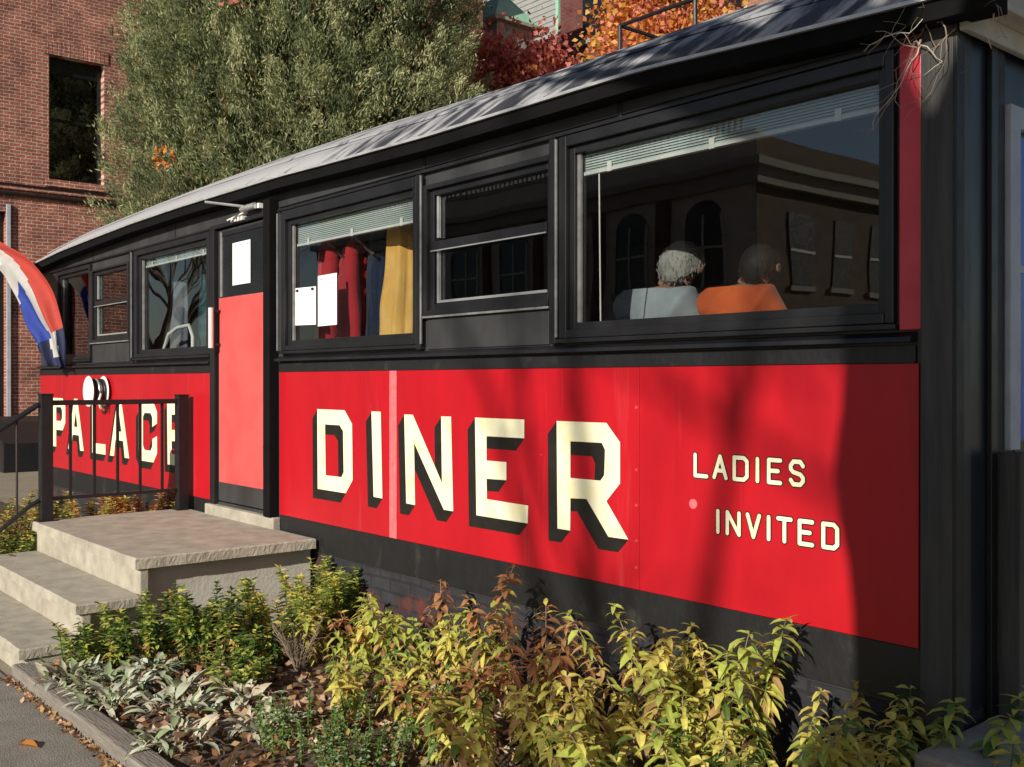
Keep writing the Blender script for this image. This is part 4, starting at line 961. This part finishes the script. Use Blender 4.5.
crown_tree('maple_tree', 'bright orange maple behind the middle of the roof', (-14.15, 12.9, 0), (-14.15, 12.9, 8.3), (1.35, 1.45, 3.1), 250, 95, .26, .13, .10,
           ['maple_red', 'maple_orange', 'maple_amber'], [.28, .46, .26], trunk_r=.15, shell=.35)

# ================================================================== BUILDINGS
# brick building at the left (faces +x)
BX = -23.0
bb = thing('brick_building', 'tall old red brick building behind the flag, with one dark window', 'building', (BX, 4, 0))
b = MB(); y0, y1, H = -4.9, 15, 17
holes = [(3.15, 4.30, 5.93, 8.6), (-.8, .35, 5.93, 8.6), (7.4, 8.5, 5.93, 8.6), (1.1, 2.30, 0, 5.15), (-3.6, -2.5, 1.4, 3.9), (-3.6, -2.5, 5.93, 8.6)]
ys = sorted({y0, y1, *[h[0] for h in holes], *[h[1] for h in holes]})
for a, c in zip(ys, ys[1:]):
    cur = 0
    for hl in sorted([h for h in holes if h[0] <= a+1e-6 and h[1] >= c-1e-6], key=lambda h: h[2]):
        if hl[2] > cur: b.box(BX-.35, BX, a, c, cur, hl[2], 'brick_red')
        cur = hl[3]
    b.box(BX-.35, BX, a, c, cur, H, 'brick_red')
b.box(BX-14, BX-.35, y0, y0+.35, 0, H, 'brick_brown'); b.box(BX-14, BX-.35, y1-.35, y1, 0, H, 'brick_brown'); b.box(BX-14, BX-13.65, y0+.35, y1-.35, 0, H, 'brick_red'); b.box(BX-13.65, BX-.35, y0+.35, y1-.35, H-.3, H, 'slate')
b.build('wall', bb)
def dwin(parent, x, h, frame='window_black', gl='glass_small', mull=True):
    b = MB(); a, c, z0, z1 = h; xx = x-.20
    b.box(xx-.06, xx, a, a+.07, z0, z1, frame); b.box(xx-.06, xx, c-.07, c, z0, z1, frame); b.box(xx-.06, xx, a+.07, c-.07, z0, z0+.08, frame); b.box(xx-.06, xx, a+.07, c-.07, z1-.35, z1, frame); b.box(xx-.06, xx-.01, a+.07, c-.07, (z0+z1)/2-.03, (z0+z1)/2+.03, frame)
    f = b.build('window', parent); b = MB(); b.box(xx-.045, xx-.04, a+.07, c-.07, z0+.08, z1-.35, gl); b.build('pane', f)
    b = MB(); b.box(xx-.6, xx-.55, a-.3, c+.3, z0-.3, z1+.3, 'window_black'); b.build('dark_room', f)
    return f
for h in holes:
    if h[2] > 0:
        f = dwin(bb, BX, h)
        b = MB(); b.box(BX-.30, BX+.06, h[0]-.08, h[1]+.08, h[2]-.16, h[2]-.002, 'brick_red'); b.build('sill', f, bevel=.01)
        b = MB()
        nb = 15
        for k in range(nb):
            yy = h[0]-.1+(h[1]-h[0]+.2)*k/nb; ww = (h[1]-h[0]+.2)/nb-.012
            off = .10*math.sin(PI*(k+.5)/nb)
            b.box(BX-.02, BX+.022, yy, yy+ww, h[3]+.004, h[3]+.24+off, 'brick_red')
        b.build('lintel', f)
b = MB(); b.box(BX-.25, BX-.18, 1.11, 2.29, 0, 5.14, 'window_black'); b.build('door', bb)
b = MB(); b.box(BX+.002, BX+.06, 2.305, 2.375, 0, 5.30, 'frame_pale'); b.build('downpipe', bb)
b = MB(); b.box(BX+.0, BX+.07, y0, y1, 5.62, 5.70, 'brick_red'); b.box(BX, BX+.09, y0, y1, 5.70, 5.735, 'iron'); b.build('string_course', bb)
b = MB(); b.tube([(BX+.05, y0, 5.56), (BX+.05, 3, 5.52), (BX+.05, y1, 5.56)], .03, 'iron', 6); b.build('cable', bb)
# stair rail and bulkhead in front of the brick building
t = thing('stair_railing', 'thin pale stair railing against the far brick wall', 'railing', (-22, 3.2, 0))
b = MB(); b.tube([(-22.2, 2.9, 2.55), (-21.6, 3.9, 1.55)], .03, 'bead_grey'); b.tube([(-22.2, 2.9, 2.0), (-21.6, 3.9, 1.1)], .025, 'bead_grey'); b.build('rail', t)
for q in ((-22.2, 2.9, 2.55), (-21.9, 3.4, 2.05), (-21.6, 3.9, 1.55)):
    b = MB(); b.tube([(q[0], q[1], 0), q], .025, 'iron'); b.build('post', t)
t = thing('cellar_hatch', 'low black cellar hatch on the lot before the brick building', 'hatch', (-20.5, 2.8, 0))
b = MB(); b.box(-21.0, -19.6, 1.4, 3.75, -.01, .50, 'iron'); b.build('base', t, bevel=.02)
b = MB(); b.add([(-21.0,1.4,.50),(-19.6,1.4,.50),(-19.6,3.75,.50),(-21.0,3.75,.50),(-21.0,1.4,.95),(-20.5,1.4,.86),(-20.5,3.75,.86),(-21.0,3.75,.95)], [(0,1,5,4),(1,2,6,5),(2,3,7,6),(4,5,6,7),(3,0,4,7),(0,3,2,1)], 'hose_black'); b.build('lid', t, bevel=.01)

# brick and slate buildings behind (face -y)
rb = thing('rear_brick_building', 'dark red brick building behind the orange maple', 'building', (-20, 21.6, 0))
b = MB(); b.box(-26.85, -19.2, 21.6, 32, 0, 19, 'brick_rear'); b.build('wall', rb); b = MB(); b.box(-26.95, -26.80, 21.5, 21.65, 0, 19, 'copper_green'); b.build('downpipe', rb)
for k in range(3):
    for z in (3, 8.2, 13.5):
        b = MB(); x = -25.6+2.2*k; b.box(x, x+1.1, 21.54, 21.598, z, z+2.2, 'window_black'); f = b.build('window', rb); b = MB(); b.box(x-.1, x+1.2, 21.46, 21.598, z-.18, z-.002, 'stone'); b.build('sill', f)
rb2 = thing('sunlit_brick_building', 'lighter brick building showing at the top behind the roof on the right', 'building', (-15, 19.5, 0))
b = MB(); b.box(-19.1, -9.5, 19.5, 30, 0, 18, 'brick_lit'); b.build('wall', rb2)
for k in range(4):
    for z in (3, 7, 10.7):
        b = MB(); x = -18.2+2.3*k; b.box(x, x+1.15, 19.44, 19.498, z, z+2.1, 'cream_board'); f = b.build('window', rb2); b = MB(); b.box(x+.1, x+1.05, 19.43, 19.439, z+.1, z+2.0, 'window_black'); b.build('pane', f)
sb = thing('slate_clad_building', 'pale grey slate-clad building behind the dark red maple', 'building', (-33, 27, 0))
b = MB(); b.box(-44, -27.2, 27.5, 36, 0, 22, 'slate'); b.build('wall', sb)
b = MB()
for k in range(90): b.box(-44, -27.2, 27.47, 27.499, .24*k+.2, .24*k+.215, 'slate')
b.build('cladding_joint', sb)
tu = thing('copper_turret', 'small turret with pale green copper roof beside the dark red maple', 'turret', (-24.4, 16.8, 0))
b = MB(); b.box(-25.1, -23.7, 16.1, 17.5, 0, 12.55, 'slate'); b.build('shaft', tu)
b = MB(); b.add([(-25.3,15.9,12.55),(-23.5,15.9,12.55),(-23.5,17.7,12.55),(-25.3,17.7,12.55),(-24.4,16.8,13.75)], [(0,1,4),(1,2,4),(2,3,4),(3,0,4),(0,3,2,1)], 'copper_green')
b.box(-25.36,-23.44,15.84,17.76,12.45,12.549,'stone'); b.build('roof', tu)
# rear shed with pipe railing
sh = thing('rear_shed', 'flat-roofed shed with black pipe railing right behind the diner', 'shed', (-6.4, 4.6, 0))
b = MB(); b.box(-7.7, -4.2, 4.4, 7.5, 0, 4.2, 'black_paint'); b.build('wall', sh)
b = MB()
for p in ((-7.54,4.5),(-6.52,4.5),(-5.4,4.5),(-7.54,7.2),(-4.3,7.2),(-4.3,4.5)): b.tube([(p[0],p[1],4.2),(p[0],p[1],5.40)], .022, 'iron', 8)
b.tube([(-4.3,4.5,5.40),(-7.54,4.5,5.40),(-7.54,7.2,5.40)], .022, 'iron', 8); b.build('pipe_railing', sh)

# building opposite (seen in the glass)
ob = thing('corner_building', 'pale stone corner building with heavy cornice, mirrored in the largest window', 'building', (-20, -24, 0))
b = MB(); X1, Y1 = -20.0, -23.9
b.box(-48, X1, -33, Y1, 0, 9.6, 'facade_stone'); b.build('wall', ob)
b = MB(); b.box(X1+.0, X1+.02, -33, Y1, 0, 9.6, 'brick_brown_side'); b.build('side_wall', ob)
b = MB(); b.box(-48.2, X1+.25, Y1, Y1+.25, 8.0, 8.5, 'stone'); b.box(X1+.02, X1+.25, -33, Y1, 8.0, 8.5, 'stone'); b.box(-48.4, X1+.5, Y1, Y1+.5, 8.5, 8.75, 'stone'); b.box(X1+.02, X1+.5, -33, Y1, 8.5, 8.75, 'stone'); b.build('cornice', ob)
b = MB(); b.box(-48, X1+.1, Y1-.2, Y1+.1, 9.6, 9.75, 'stone'); b.box(-48, X1+.1, Y1-.2, Y1+.1, 10.25, 10.4, 'stone')
for k in range(95): b.box(-47.9+.29*k, -47.78+.29*k, Y1-.1, Y1, 9.75, 10.25, 'stone')
b.build('balustrade', ob)
for k in range(7):
    x = X1-2.9-3.3*k
    b = MB(); b.box(x-.22-1.0, x-.22-.55, Y1+.001, Y1+.22, 0, 8.0, 'brick_brown'); b.build('pilaster', ob)
    for z, hh in ((.9, 2.6), (4.8, 2.4)):
        n = 8; pts = [(x-.1, z), (x+1.5, z), (x+1.5, z+hh)]+[(x+.7+.8*math.cos(PI*i/n), z+hh+.55*math.sin(PI*i/n)) for i in range(1, n)]+[(x-.1, z+hh)]
        b = MB(); b.prism_xz([(p[0], p[1]) for p in pts][::-1], Y1+.05, Y1+.001, 'window_black'); f = b.build('window', ob)
        b = MB(); b.box(x-.1, x+1.5, Y1+.051, Y1+.09, z+hh*.5, z+hh*.5+.08, 'cream_board'); b.box(x+.66, x+.74, Y1+.051, Y1+.085, z, z+hh, 'cream_board'); b.box(x-.2, x-.1, Y1+.001, Y1+.11, z, z+hh, 'cream_board'); b.box(x+1.5, x+1.6, Y1+.001, Y1+.11, z, z+hh, 'cream_board'); b.build('frame', f)
        b = MB(); b.box(x-.25, x+1.65, Y1+.001, Y1+.14, z-.2, z-.01, 'stone'); b.build('sill', f)
for k in range(3):
    y = -25.6-2.6*k
    for z in (1.0, 4.9):
        b = MB(); b.box(X1+.021, X1+.06, y-1.3, y, z, z+2.4, 'window_black'); f = b.build('window', ob); b = MB(); b.box(X1+.061, X1+.09, y-1.3, y, z+1.15, z+1.24, 'cream_board'); b.box(X1+.021, X1+.12, y-1.45, y+.15, z-.2, z-.01, 'stone'); b.build('sill', f)

# ================================================================== PLANTS
def whorled(name, label, x, y, h, stems, L, W, mats, wts, spread=.12, whorl=3, step=.035, seed=0, droop=.55, bare=.12, tipmat=None, cat='plant', z0=.05, grp=None, lean=.22):
    random.seed(seed+100); t = thing(name, label, cat, (x, y, z0), grp)
    sb_ = MB(); lb = MB()
    for s_ in range(stems):
        a = random.uniform(0, 2*PI); q = random.random()**.6*spread; bx, by = x+q*math.cos(a), y+q*math.sin(a)
        hh = h*random.uniform(.62, 1.0) if s_ else h; ln = random.uniform(.3, 1)*lean
        tp = Vector((bx+ln*hh*math.cos(a), min(by+ln*hh*math.sin(a), -.04), z0+hh*.98)); p0 = Vector((bx, by, z0-.03)); mid = (p0+tp)/2+Vector((random.gauss(0,.012), random.gauss(0,.012), hh*.03))
        sb_.tube([p0, mid, tp], [.0045, .0032, .0018], 'twig_dead' if name == 'leafy_plant' and random.random() < .6 else 'leaf_green', 5)
        n = max(4, int(hh/step)); ph = random.uniform(0, 6); tone = random.random()
        for k in range(int(n*bare), n+1):
            f = k/n; c = p0.lerp(mid, f*2) if f < .5 else mid.lerp(tp, (f-.5)*2)
            size = (.50+.60*f+.25*math.sin(PI*f))*(1 if f < .93 else .8)*random.uniform(.75, 1.15)
            for j in range(whorl):
                aa = ph+k*1.1+2*PI*j/whorl+random.gauss(0, .25)
                up = -.05+.9*max(0, f-.55)*1.6
                d = Vector((math.cos(aa), math.sin(aa), up+random.gauss(0, .18)))
                m = random.choice(['leaf_brown', 'leaf_rust', 'leaf_tan']) if f < .45 and random.random() < .28 else random.choices(mats, wts)[0] if random.random() < .55 else mats[min(len(mats)-1, int(tone*len(mats)))]
                if tipmat and f > .72 and random.random() < .75: m = tipmat
                LL = L*size*random.uniform(.7, 1.2)
                lb.blade(c, d, LL, W*size*random.uniform(.8, 1.2), droop*random.uniform(.4, 1.4), m, 3, twist=random.gauss(0, .35))
    sb_.build('stem', t); lb.build('foliage', t)
    return t
YG = (['leaf_yellow', 'leaf_lime', 'leaf_tan', 'leaf_green'], [6, 4, 2.5, 1.5])
YL = (['leaf_lime', 'leaf_yellow', 'leaf_green'], [5, 4, 3])
BR = (['leaf_tan', 'leaf_rust', 'leaf_yellow', 'leaf_brown', 'leaf_lime'], [4, 3, 3, 2, 2])
GR = (['leaf_green', 'leaf_lime', 'leaf_deep', 'leaf_yellow'], [5, 3, 3, 1])
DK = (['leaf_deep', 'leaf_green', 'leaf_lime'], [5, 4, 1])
plants = [
 # x, y, h, stems, palette, spread, label
 (-5.30, -.34, .30, 9, YL, .14, 'low yellow-green leafy plant at the foundation just right of the landing'),
 (-4.95, -.42, .36, 10, YG, .16, 'yellow-green plant against the foundation below the letter I of the large word'),
 (-4.62, -.38, .34, 9, YL, .15, 'short lime plant at the foundation, left of the orange spike'),
 (-4.12, -.42, .50, 12, YG, .17, 'full yellow plant below the letter N with tan tips'),
 (-4.06, -.34, .70, 2, BR, .03, 'tall thin orange-brown spike, the highest stem below the letter E'),
 (-3.76, -.30, .60, 2, BR, .02, 'single stem with a drooping leafy head left of the rusty plant'),
 (-3.30, -.42, .60, 9, BR, .12, 'rusty brown plant with orange leaves below the letter R'),
 (-3.05, -.36, .42, 7, BR, .12, 'short tan plant tucked behind the rusty one'),
 (-2.76, -.40, .62, 10, YG, .13, 'upright yellow-green plant under the seam of the red panels'),
 (-2.50, -.34, .70, 9, YG, .12, 'tallest yellow-green clump, below and left of the small lettering'),
 (-2.22, -.42, .58, 10, YG, .14, 'bushy olive-yellow plant directly under the small lettering'),
 (-1.98, -.40, .52, 8, YL, .12, 'yellow-green plant half in the tree shadow at the right'),
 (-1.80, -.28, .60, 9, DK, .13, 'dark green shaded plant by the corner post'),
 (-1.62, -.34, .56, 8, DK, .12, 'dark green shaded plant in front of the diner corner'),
 (-1.50, -.20, .50, 6, YL, .08, 'bright lime tip of a plant beside the concrete stoop'),
 (-4.28, -.78, .30, 12, YL, .17, 'bright lime mound in the front row below the letter N'),
 (-3.86, -.86, .36, 13, YG, .18, 'yellow-lime mound in the front row, left of centre'),
 (-3.45, -.84, .46, 12, YL, .17, 'lush green-yellow plant in front of the rusty plant'),
 (-3.08, -.82, .44, 11, BR, .16, 'mottled tan and yellow plant at the bottom middle'),
 (-2.72, -.90, .52, 12, YG, .17, 'large-leaved yellow-green plant at the bottom edge, right of centre'),
 (-2.38, -.86, .56, 12, YG, .17, 'large-leaved olive plant at the bottom edge under the small lettering'),
 (-2.06, -.82, .58, 11, YL, .16, 'green-yellow plant at the bottom edge near the shadow'),
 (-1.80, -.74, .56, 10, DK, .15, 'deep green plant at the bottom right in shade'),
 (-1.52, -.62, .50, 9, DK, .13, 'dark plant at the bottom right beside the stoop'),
]
for i, (x, y, h, s_, (m_, w_), sp, lab) in enumerate(plants):
    big = 1.0 if h > .4 else .85
    if y < -.6: h *= random.uniform(.74, .95)
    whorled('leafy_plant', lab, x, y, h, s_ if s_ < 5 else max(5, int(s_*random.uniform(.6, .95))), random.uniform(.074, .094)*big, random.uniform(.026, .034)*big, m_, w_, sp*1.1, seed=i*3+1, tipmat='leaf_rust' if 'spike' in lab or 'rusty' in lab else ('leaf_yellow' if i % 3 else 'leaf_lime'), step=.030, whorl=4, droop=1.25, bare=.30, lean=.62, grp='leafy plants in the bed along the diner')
# finer-leaved bushes by the steps
def bush(label, x, y, h, r, mats, wts, seed, stems=30, L=.048, W=.021):
    return whorled('bush', label, x, y, h, stems, L, W, mats, wts, r, whorl=5, step=.019, seed=seed, droop=.35, bare=.03, cat='bush', lean=.55, grp='bushes around the steps and bed')
bush('dark green bush leaning on the lowest step', -5.80, -1.52, .24, .15, *GR, 201, 24)
bush('feathery green bush beside the second step', -5.72, -1.26, .36, .14, *GR, 202, 26)
bush('upright yellowish green bush against the side of the steps', -5.45, -1.02, .44, .13, *GR, 203, 28)
bush('low green bush in front of the landing side wall', -5.25, -.78, .30, .18, *GR, 204, 26)
bush('yellow-green bush below the middle of the landing side wall', -5.55, -.45, .40, .17, *YL, 205, 26, .05, .018)
bush('green and yellow bush by the right end of the landing', -5.62, -.16, .44, .14, *YL, 206, 20, .05, .018)
bush('small green bush in front of the dead brown plant', -4.85, -1.12, .16, .13, *GR, 207, 20)
bush('grey-green catmint mound at the bottom edge below the lime mounds', -3.95, -1.22, .20, .20, ['leaf_sage', 'leaf_green'], [4, 4], 208, 30, .022, .014)
bush('grey-green catmint mound at the bottom edge near the middle', -3.45, -1.20, .22, .20, ['leaf_sage', 'leaf_green'], [4, 4], 209, 30, .022, .014)
bush('golden bush beyond the railing', -8.9, -.55, .62, .30, ['leaf_yellow', 'leaf_tan', 'leaf_green'], [5, 3, 1], 210, 30, .06, .025)
bush('orange and pink bush behind the landing rail', -8.55, -.32, .66, .22, ['leaf_orange', 'leaf_pink', 'leaf_yellow', 'leaf_rust'], [4, 3, 3, 2], 211, 26, .06, .028)
bush('golden green bush at the far left beyond the steps', -9.4, -1.25, .66, .34, ['leaf_yellow', 'leaf_green', 'leaf_tan'], [4, 3, 2], 212, 34, .06, .022)
bush('green bush at the left edge beside the stair rail', -8.55, -1.35, .42, .28, *GR, 213, 34, .05, .018)
bush('dark reddish bush below the bottom rail', -8.32, -.25, .50, .14, ['leaf_brown', 'leaf_rust', 'leaf_deep'], [3, 2, 2], 214, 16, .05, .024)
bush('small green tuft at the base of the wall end of the railing', -8.20, -.12, .56, .05, ['leaf_lime', 'leaf_green'], [3, 2], 215, 6, .05, .02)
# lamb's ears: rosettes of broad felted leaves
def rosette(label, x, y, r, n, seed, dry=.25, z0=.04):
    random.seed(seed); n = int(n*1.9); t = thing("silver_leaf_plant", label, 'plant', (x, y, z0), 'silver-leaved clumps along the bed edge'); b = MB()
    for k in range(n):
        a = random.uniform(0, 2*PI); q = random.random()**.5*r*.75; c = Vector((x+q*math.cos(a), y+q*math.sin(a), z0+.02+.07*(1-q/r)*random.random()))
        aa = a+random.gauss(0, .7); d = Vector((math.cos(aa), math.sin(aa), random.uniform(.1, 2.2)))
        m = random.choices(['leaf_silver', 'leaf_sage', 'leaf_silver_dry', 'leaf_pink'], [5, 3, 9*dry+1, 3*dry+.4])[0]
        L_ = (random.choice([.04, .055]) if m == 'leaf_pink' else random.choice([.05, .07, .085, .10, .12]))*random.uniform(.85, 1.15); b.blade(c, d, L_, L_*random.uniform(.24, .36), random.uniform(.5, 2.0), m, 5, fold=.35, twist=random.gauss(0, .3))
    b.build('foliage', t, smooth=True); return t
rosette('large pale silver-leaved clump spilling over the pavement edge', -5.22, -1.62, .24, 90, 31, .12)
rosette('silver-leaved clump next to the bush by the steps', -5.40, -1.36, .18, 50, 32, .2)
rosette('silver clump with broad flat leaves behind the bare stretch of timber', -4.72, -1.50, .19, 55, 33, .45)
rosette('silver clump draped over the timber at the pavement edge, nearest the steps', -5.55, -1.72, .20, 60, 41, .15)
rosette('small pale silver clump right against the timber, below the large one', -4.98, -1.72, .15, 40, 42, .2)
rosette('half-withered silver clump at the bottom edge by the timber', -4.30, -1.66, .20, 60, 34, .6)
rosette('withered silver clump in the leaf litter below the landing', -4.62, -1.20, .18, 46, 35, .8)
rosette('silver-green clump in the litter, left of the catmint', -4.22, -1.28, .18, 46, 36, .5)
rosette('small silver tuft among pink dry leaves', -4.95, -1.36, .12, 26, 37, .5)
# dead twiggy plant
t = thing('dead_plant', 'dead brown twiggy plant in the litter right of the landing', 'plant', (-4.95, -.72, .05)); random.seed(77); b = MB(); tips = []
for k in range(26):
    a = random.uniform(0, 2*PI); d = Vector((math.cos(a)*.45, math.sin(a)*.45, .9)).normalized(); p = Vector((-4.95, -.72, .03)); q = p+d*random.uniform(.18, .34); b.tube([p, (p+q)/2+Vector((0, 0, .02)), q], [.004, .003, .0015], 'twig_dead', 4)
    for j in range(7):
        s_ = p.lerp(q, random.uniform(.4, 1)); b.tube([s_, s_+Vector((random.gauss(0,.03), random.gauss(0,.03), random.uniform(.01,.06)))], .0013, 'twig_dead', 3)
b.build('twigs', t)
# flat stone behind the bush
t = MB(); pts = []
t.box(-5.86, -5.52, -.95, -.66, .03, .11, 'stone'); o = t.build('flat_stone', None, bevel=.02); tag(o, 'flat grey stone leaning at the foot of the landing side wall', 'stone')
# litter
n = 5200
P = np.stack([RNG.uniform(-6.0, .5, n), RNG.uniform(-1.76, -.02, n), np.zeros(n)], 1)
P[:, 2] = .045+.05*(P[:, 1]+1.78)/1.88+np.array([.035*noise.noise(Vector((p[0]*2.2, p[1]*2.2, 0))) for p in P])+RNG.uniform(0, .03, n)-.015
D = RNG.normal(size=(n, 3)); D[:, 2] *= .35
o = cloud('leaf_litter', None, P, D, RNG.uniform(.03, .075, n), RNG.uniform(.02, .045, n), ['leaf_brown', 'leaf_pink', 'leaf_tan', 'leaf_rust', 'leaf_silver_dry'], RNG.choice(5, n, p=[.42, .16, .2, .14, .08])); tag(o, kind='stuff')
n = 420
P = np.stack([RNG.uniform(-6.0, -3, n), -1.90-np.abs(RNG.normal(0, .022, n)), RNG.uniform(.004, .02, n)], 1); D = RNG.normal(size=(n, 3)); D[:, 2] *= .3
o = cloud('leaf_debris', None, P, D, RNG.uniform(.012, .05, n), RNG.uniform(.01, .03, n), ['leaf_brown', 'leaf_pink', 'leaf_tan', 'leaf_rust'], RNG.choice(4, n)); tag(o, kind='stuff')
b = MB(); b.blade((-4.86,-2.15,.008), (.8,.5,.1), .11, .055, .2, 'leaf_orange', 5, fold=.6); b.blade((-4.84,-2.14,.01), (-.7,.45,.3), .06, .03, .4, 'leaf_tan', 4, fold=.5); tag(b.build('fallen_leaf'), 'curled orange fallen leaf lying on the pavement', 'leaf')
b = MB(); b.blade((-5.77,-1.78,.162), (.6,.3,.1), .05, .02, .3, 'leaf_brown', 4); tag(b.build('fallen_leaf'), 'small brown leaf lying on the lowest step', 'leaf')
b = MB(); b.blade((-8.0,-1.42,.362), (.6,.2,.1), .10, .03, .3, 'leaf_brown', 4); tag(b.build('fallen_leaf'), 'dark leaf on the left end of the second step', 'leaf')
# dry vine at the top right corner
t = thing('dry_vine', 'leafless pale vine hanging over the top right corner of the diner', 'vine', (-1.7, -.1, 2.8)); random.seed(5); b = MB()
def vine(p, d, n, r, m, br=.25):
    pts = [Vector(p)]; d = Vector(d).normalized()
    for i in range(n):
        d = (d+Vector((random.gauss(0,.30), random.gauss(0,.14), random.gauss(0,.22)-.05))).normalized(); pts.append(pts[-1]+d*.028)
        if random.random() < br and r > .0014: vine(pts[-1], d+Vector((random.gauss(0,.9), random.gauss(0,.5), random.gauss(0,.8))), random.randint(3, 6), r*.6, m, .15)
    b.tube(pts, [r*(1-.6*i/n) for i in range(n+1)], m, 5)
for k in range(7): vine((-1.62+random.gauss(0,.04), -.05+random.gauss(0,.02), 2.87+random.gauss(0,.03)), (-1, -.25, random.uniform(-1.3, .2)), random.randint(5, 9), .0032, 'twig_pale' if k % 3 else 'twig_dead')
for k in range(4): vine((-1.80+.03*random.random(), -.045, 2.80), (random.gauss(0,.3), -.02, -1), random.randint(5, 9), .0028, 'twig_dead' if k % 2 else 'twig_pale')
for k in range(5): vine((-1.62, -.06, 2.90), (1, random.uniform(-.4, .4), random.uniform(-.1, .4)), random.randint(5, 9), .004, 'twig_dead')
b.build('stem', t)
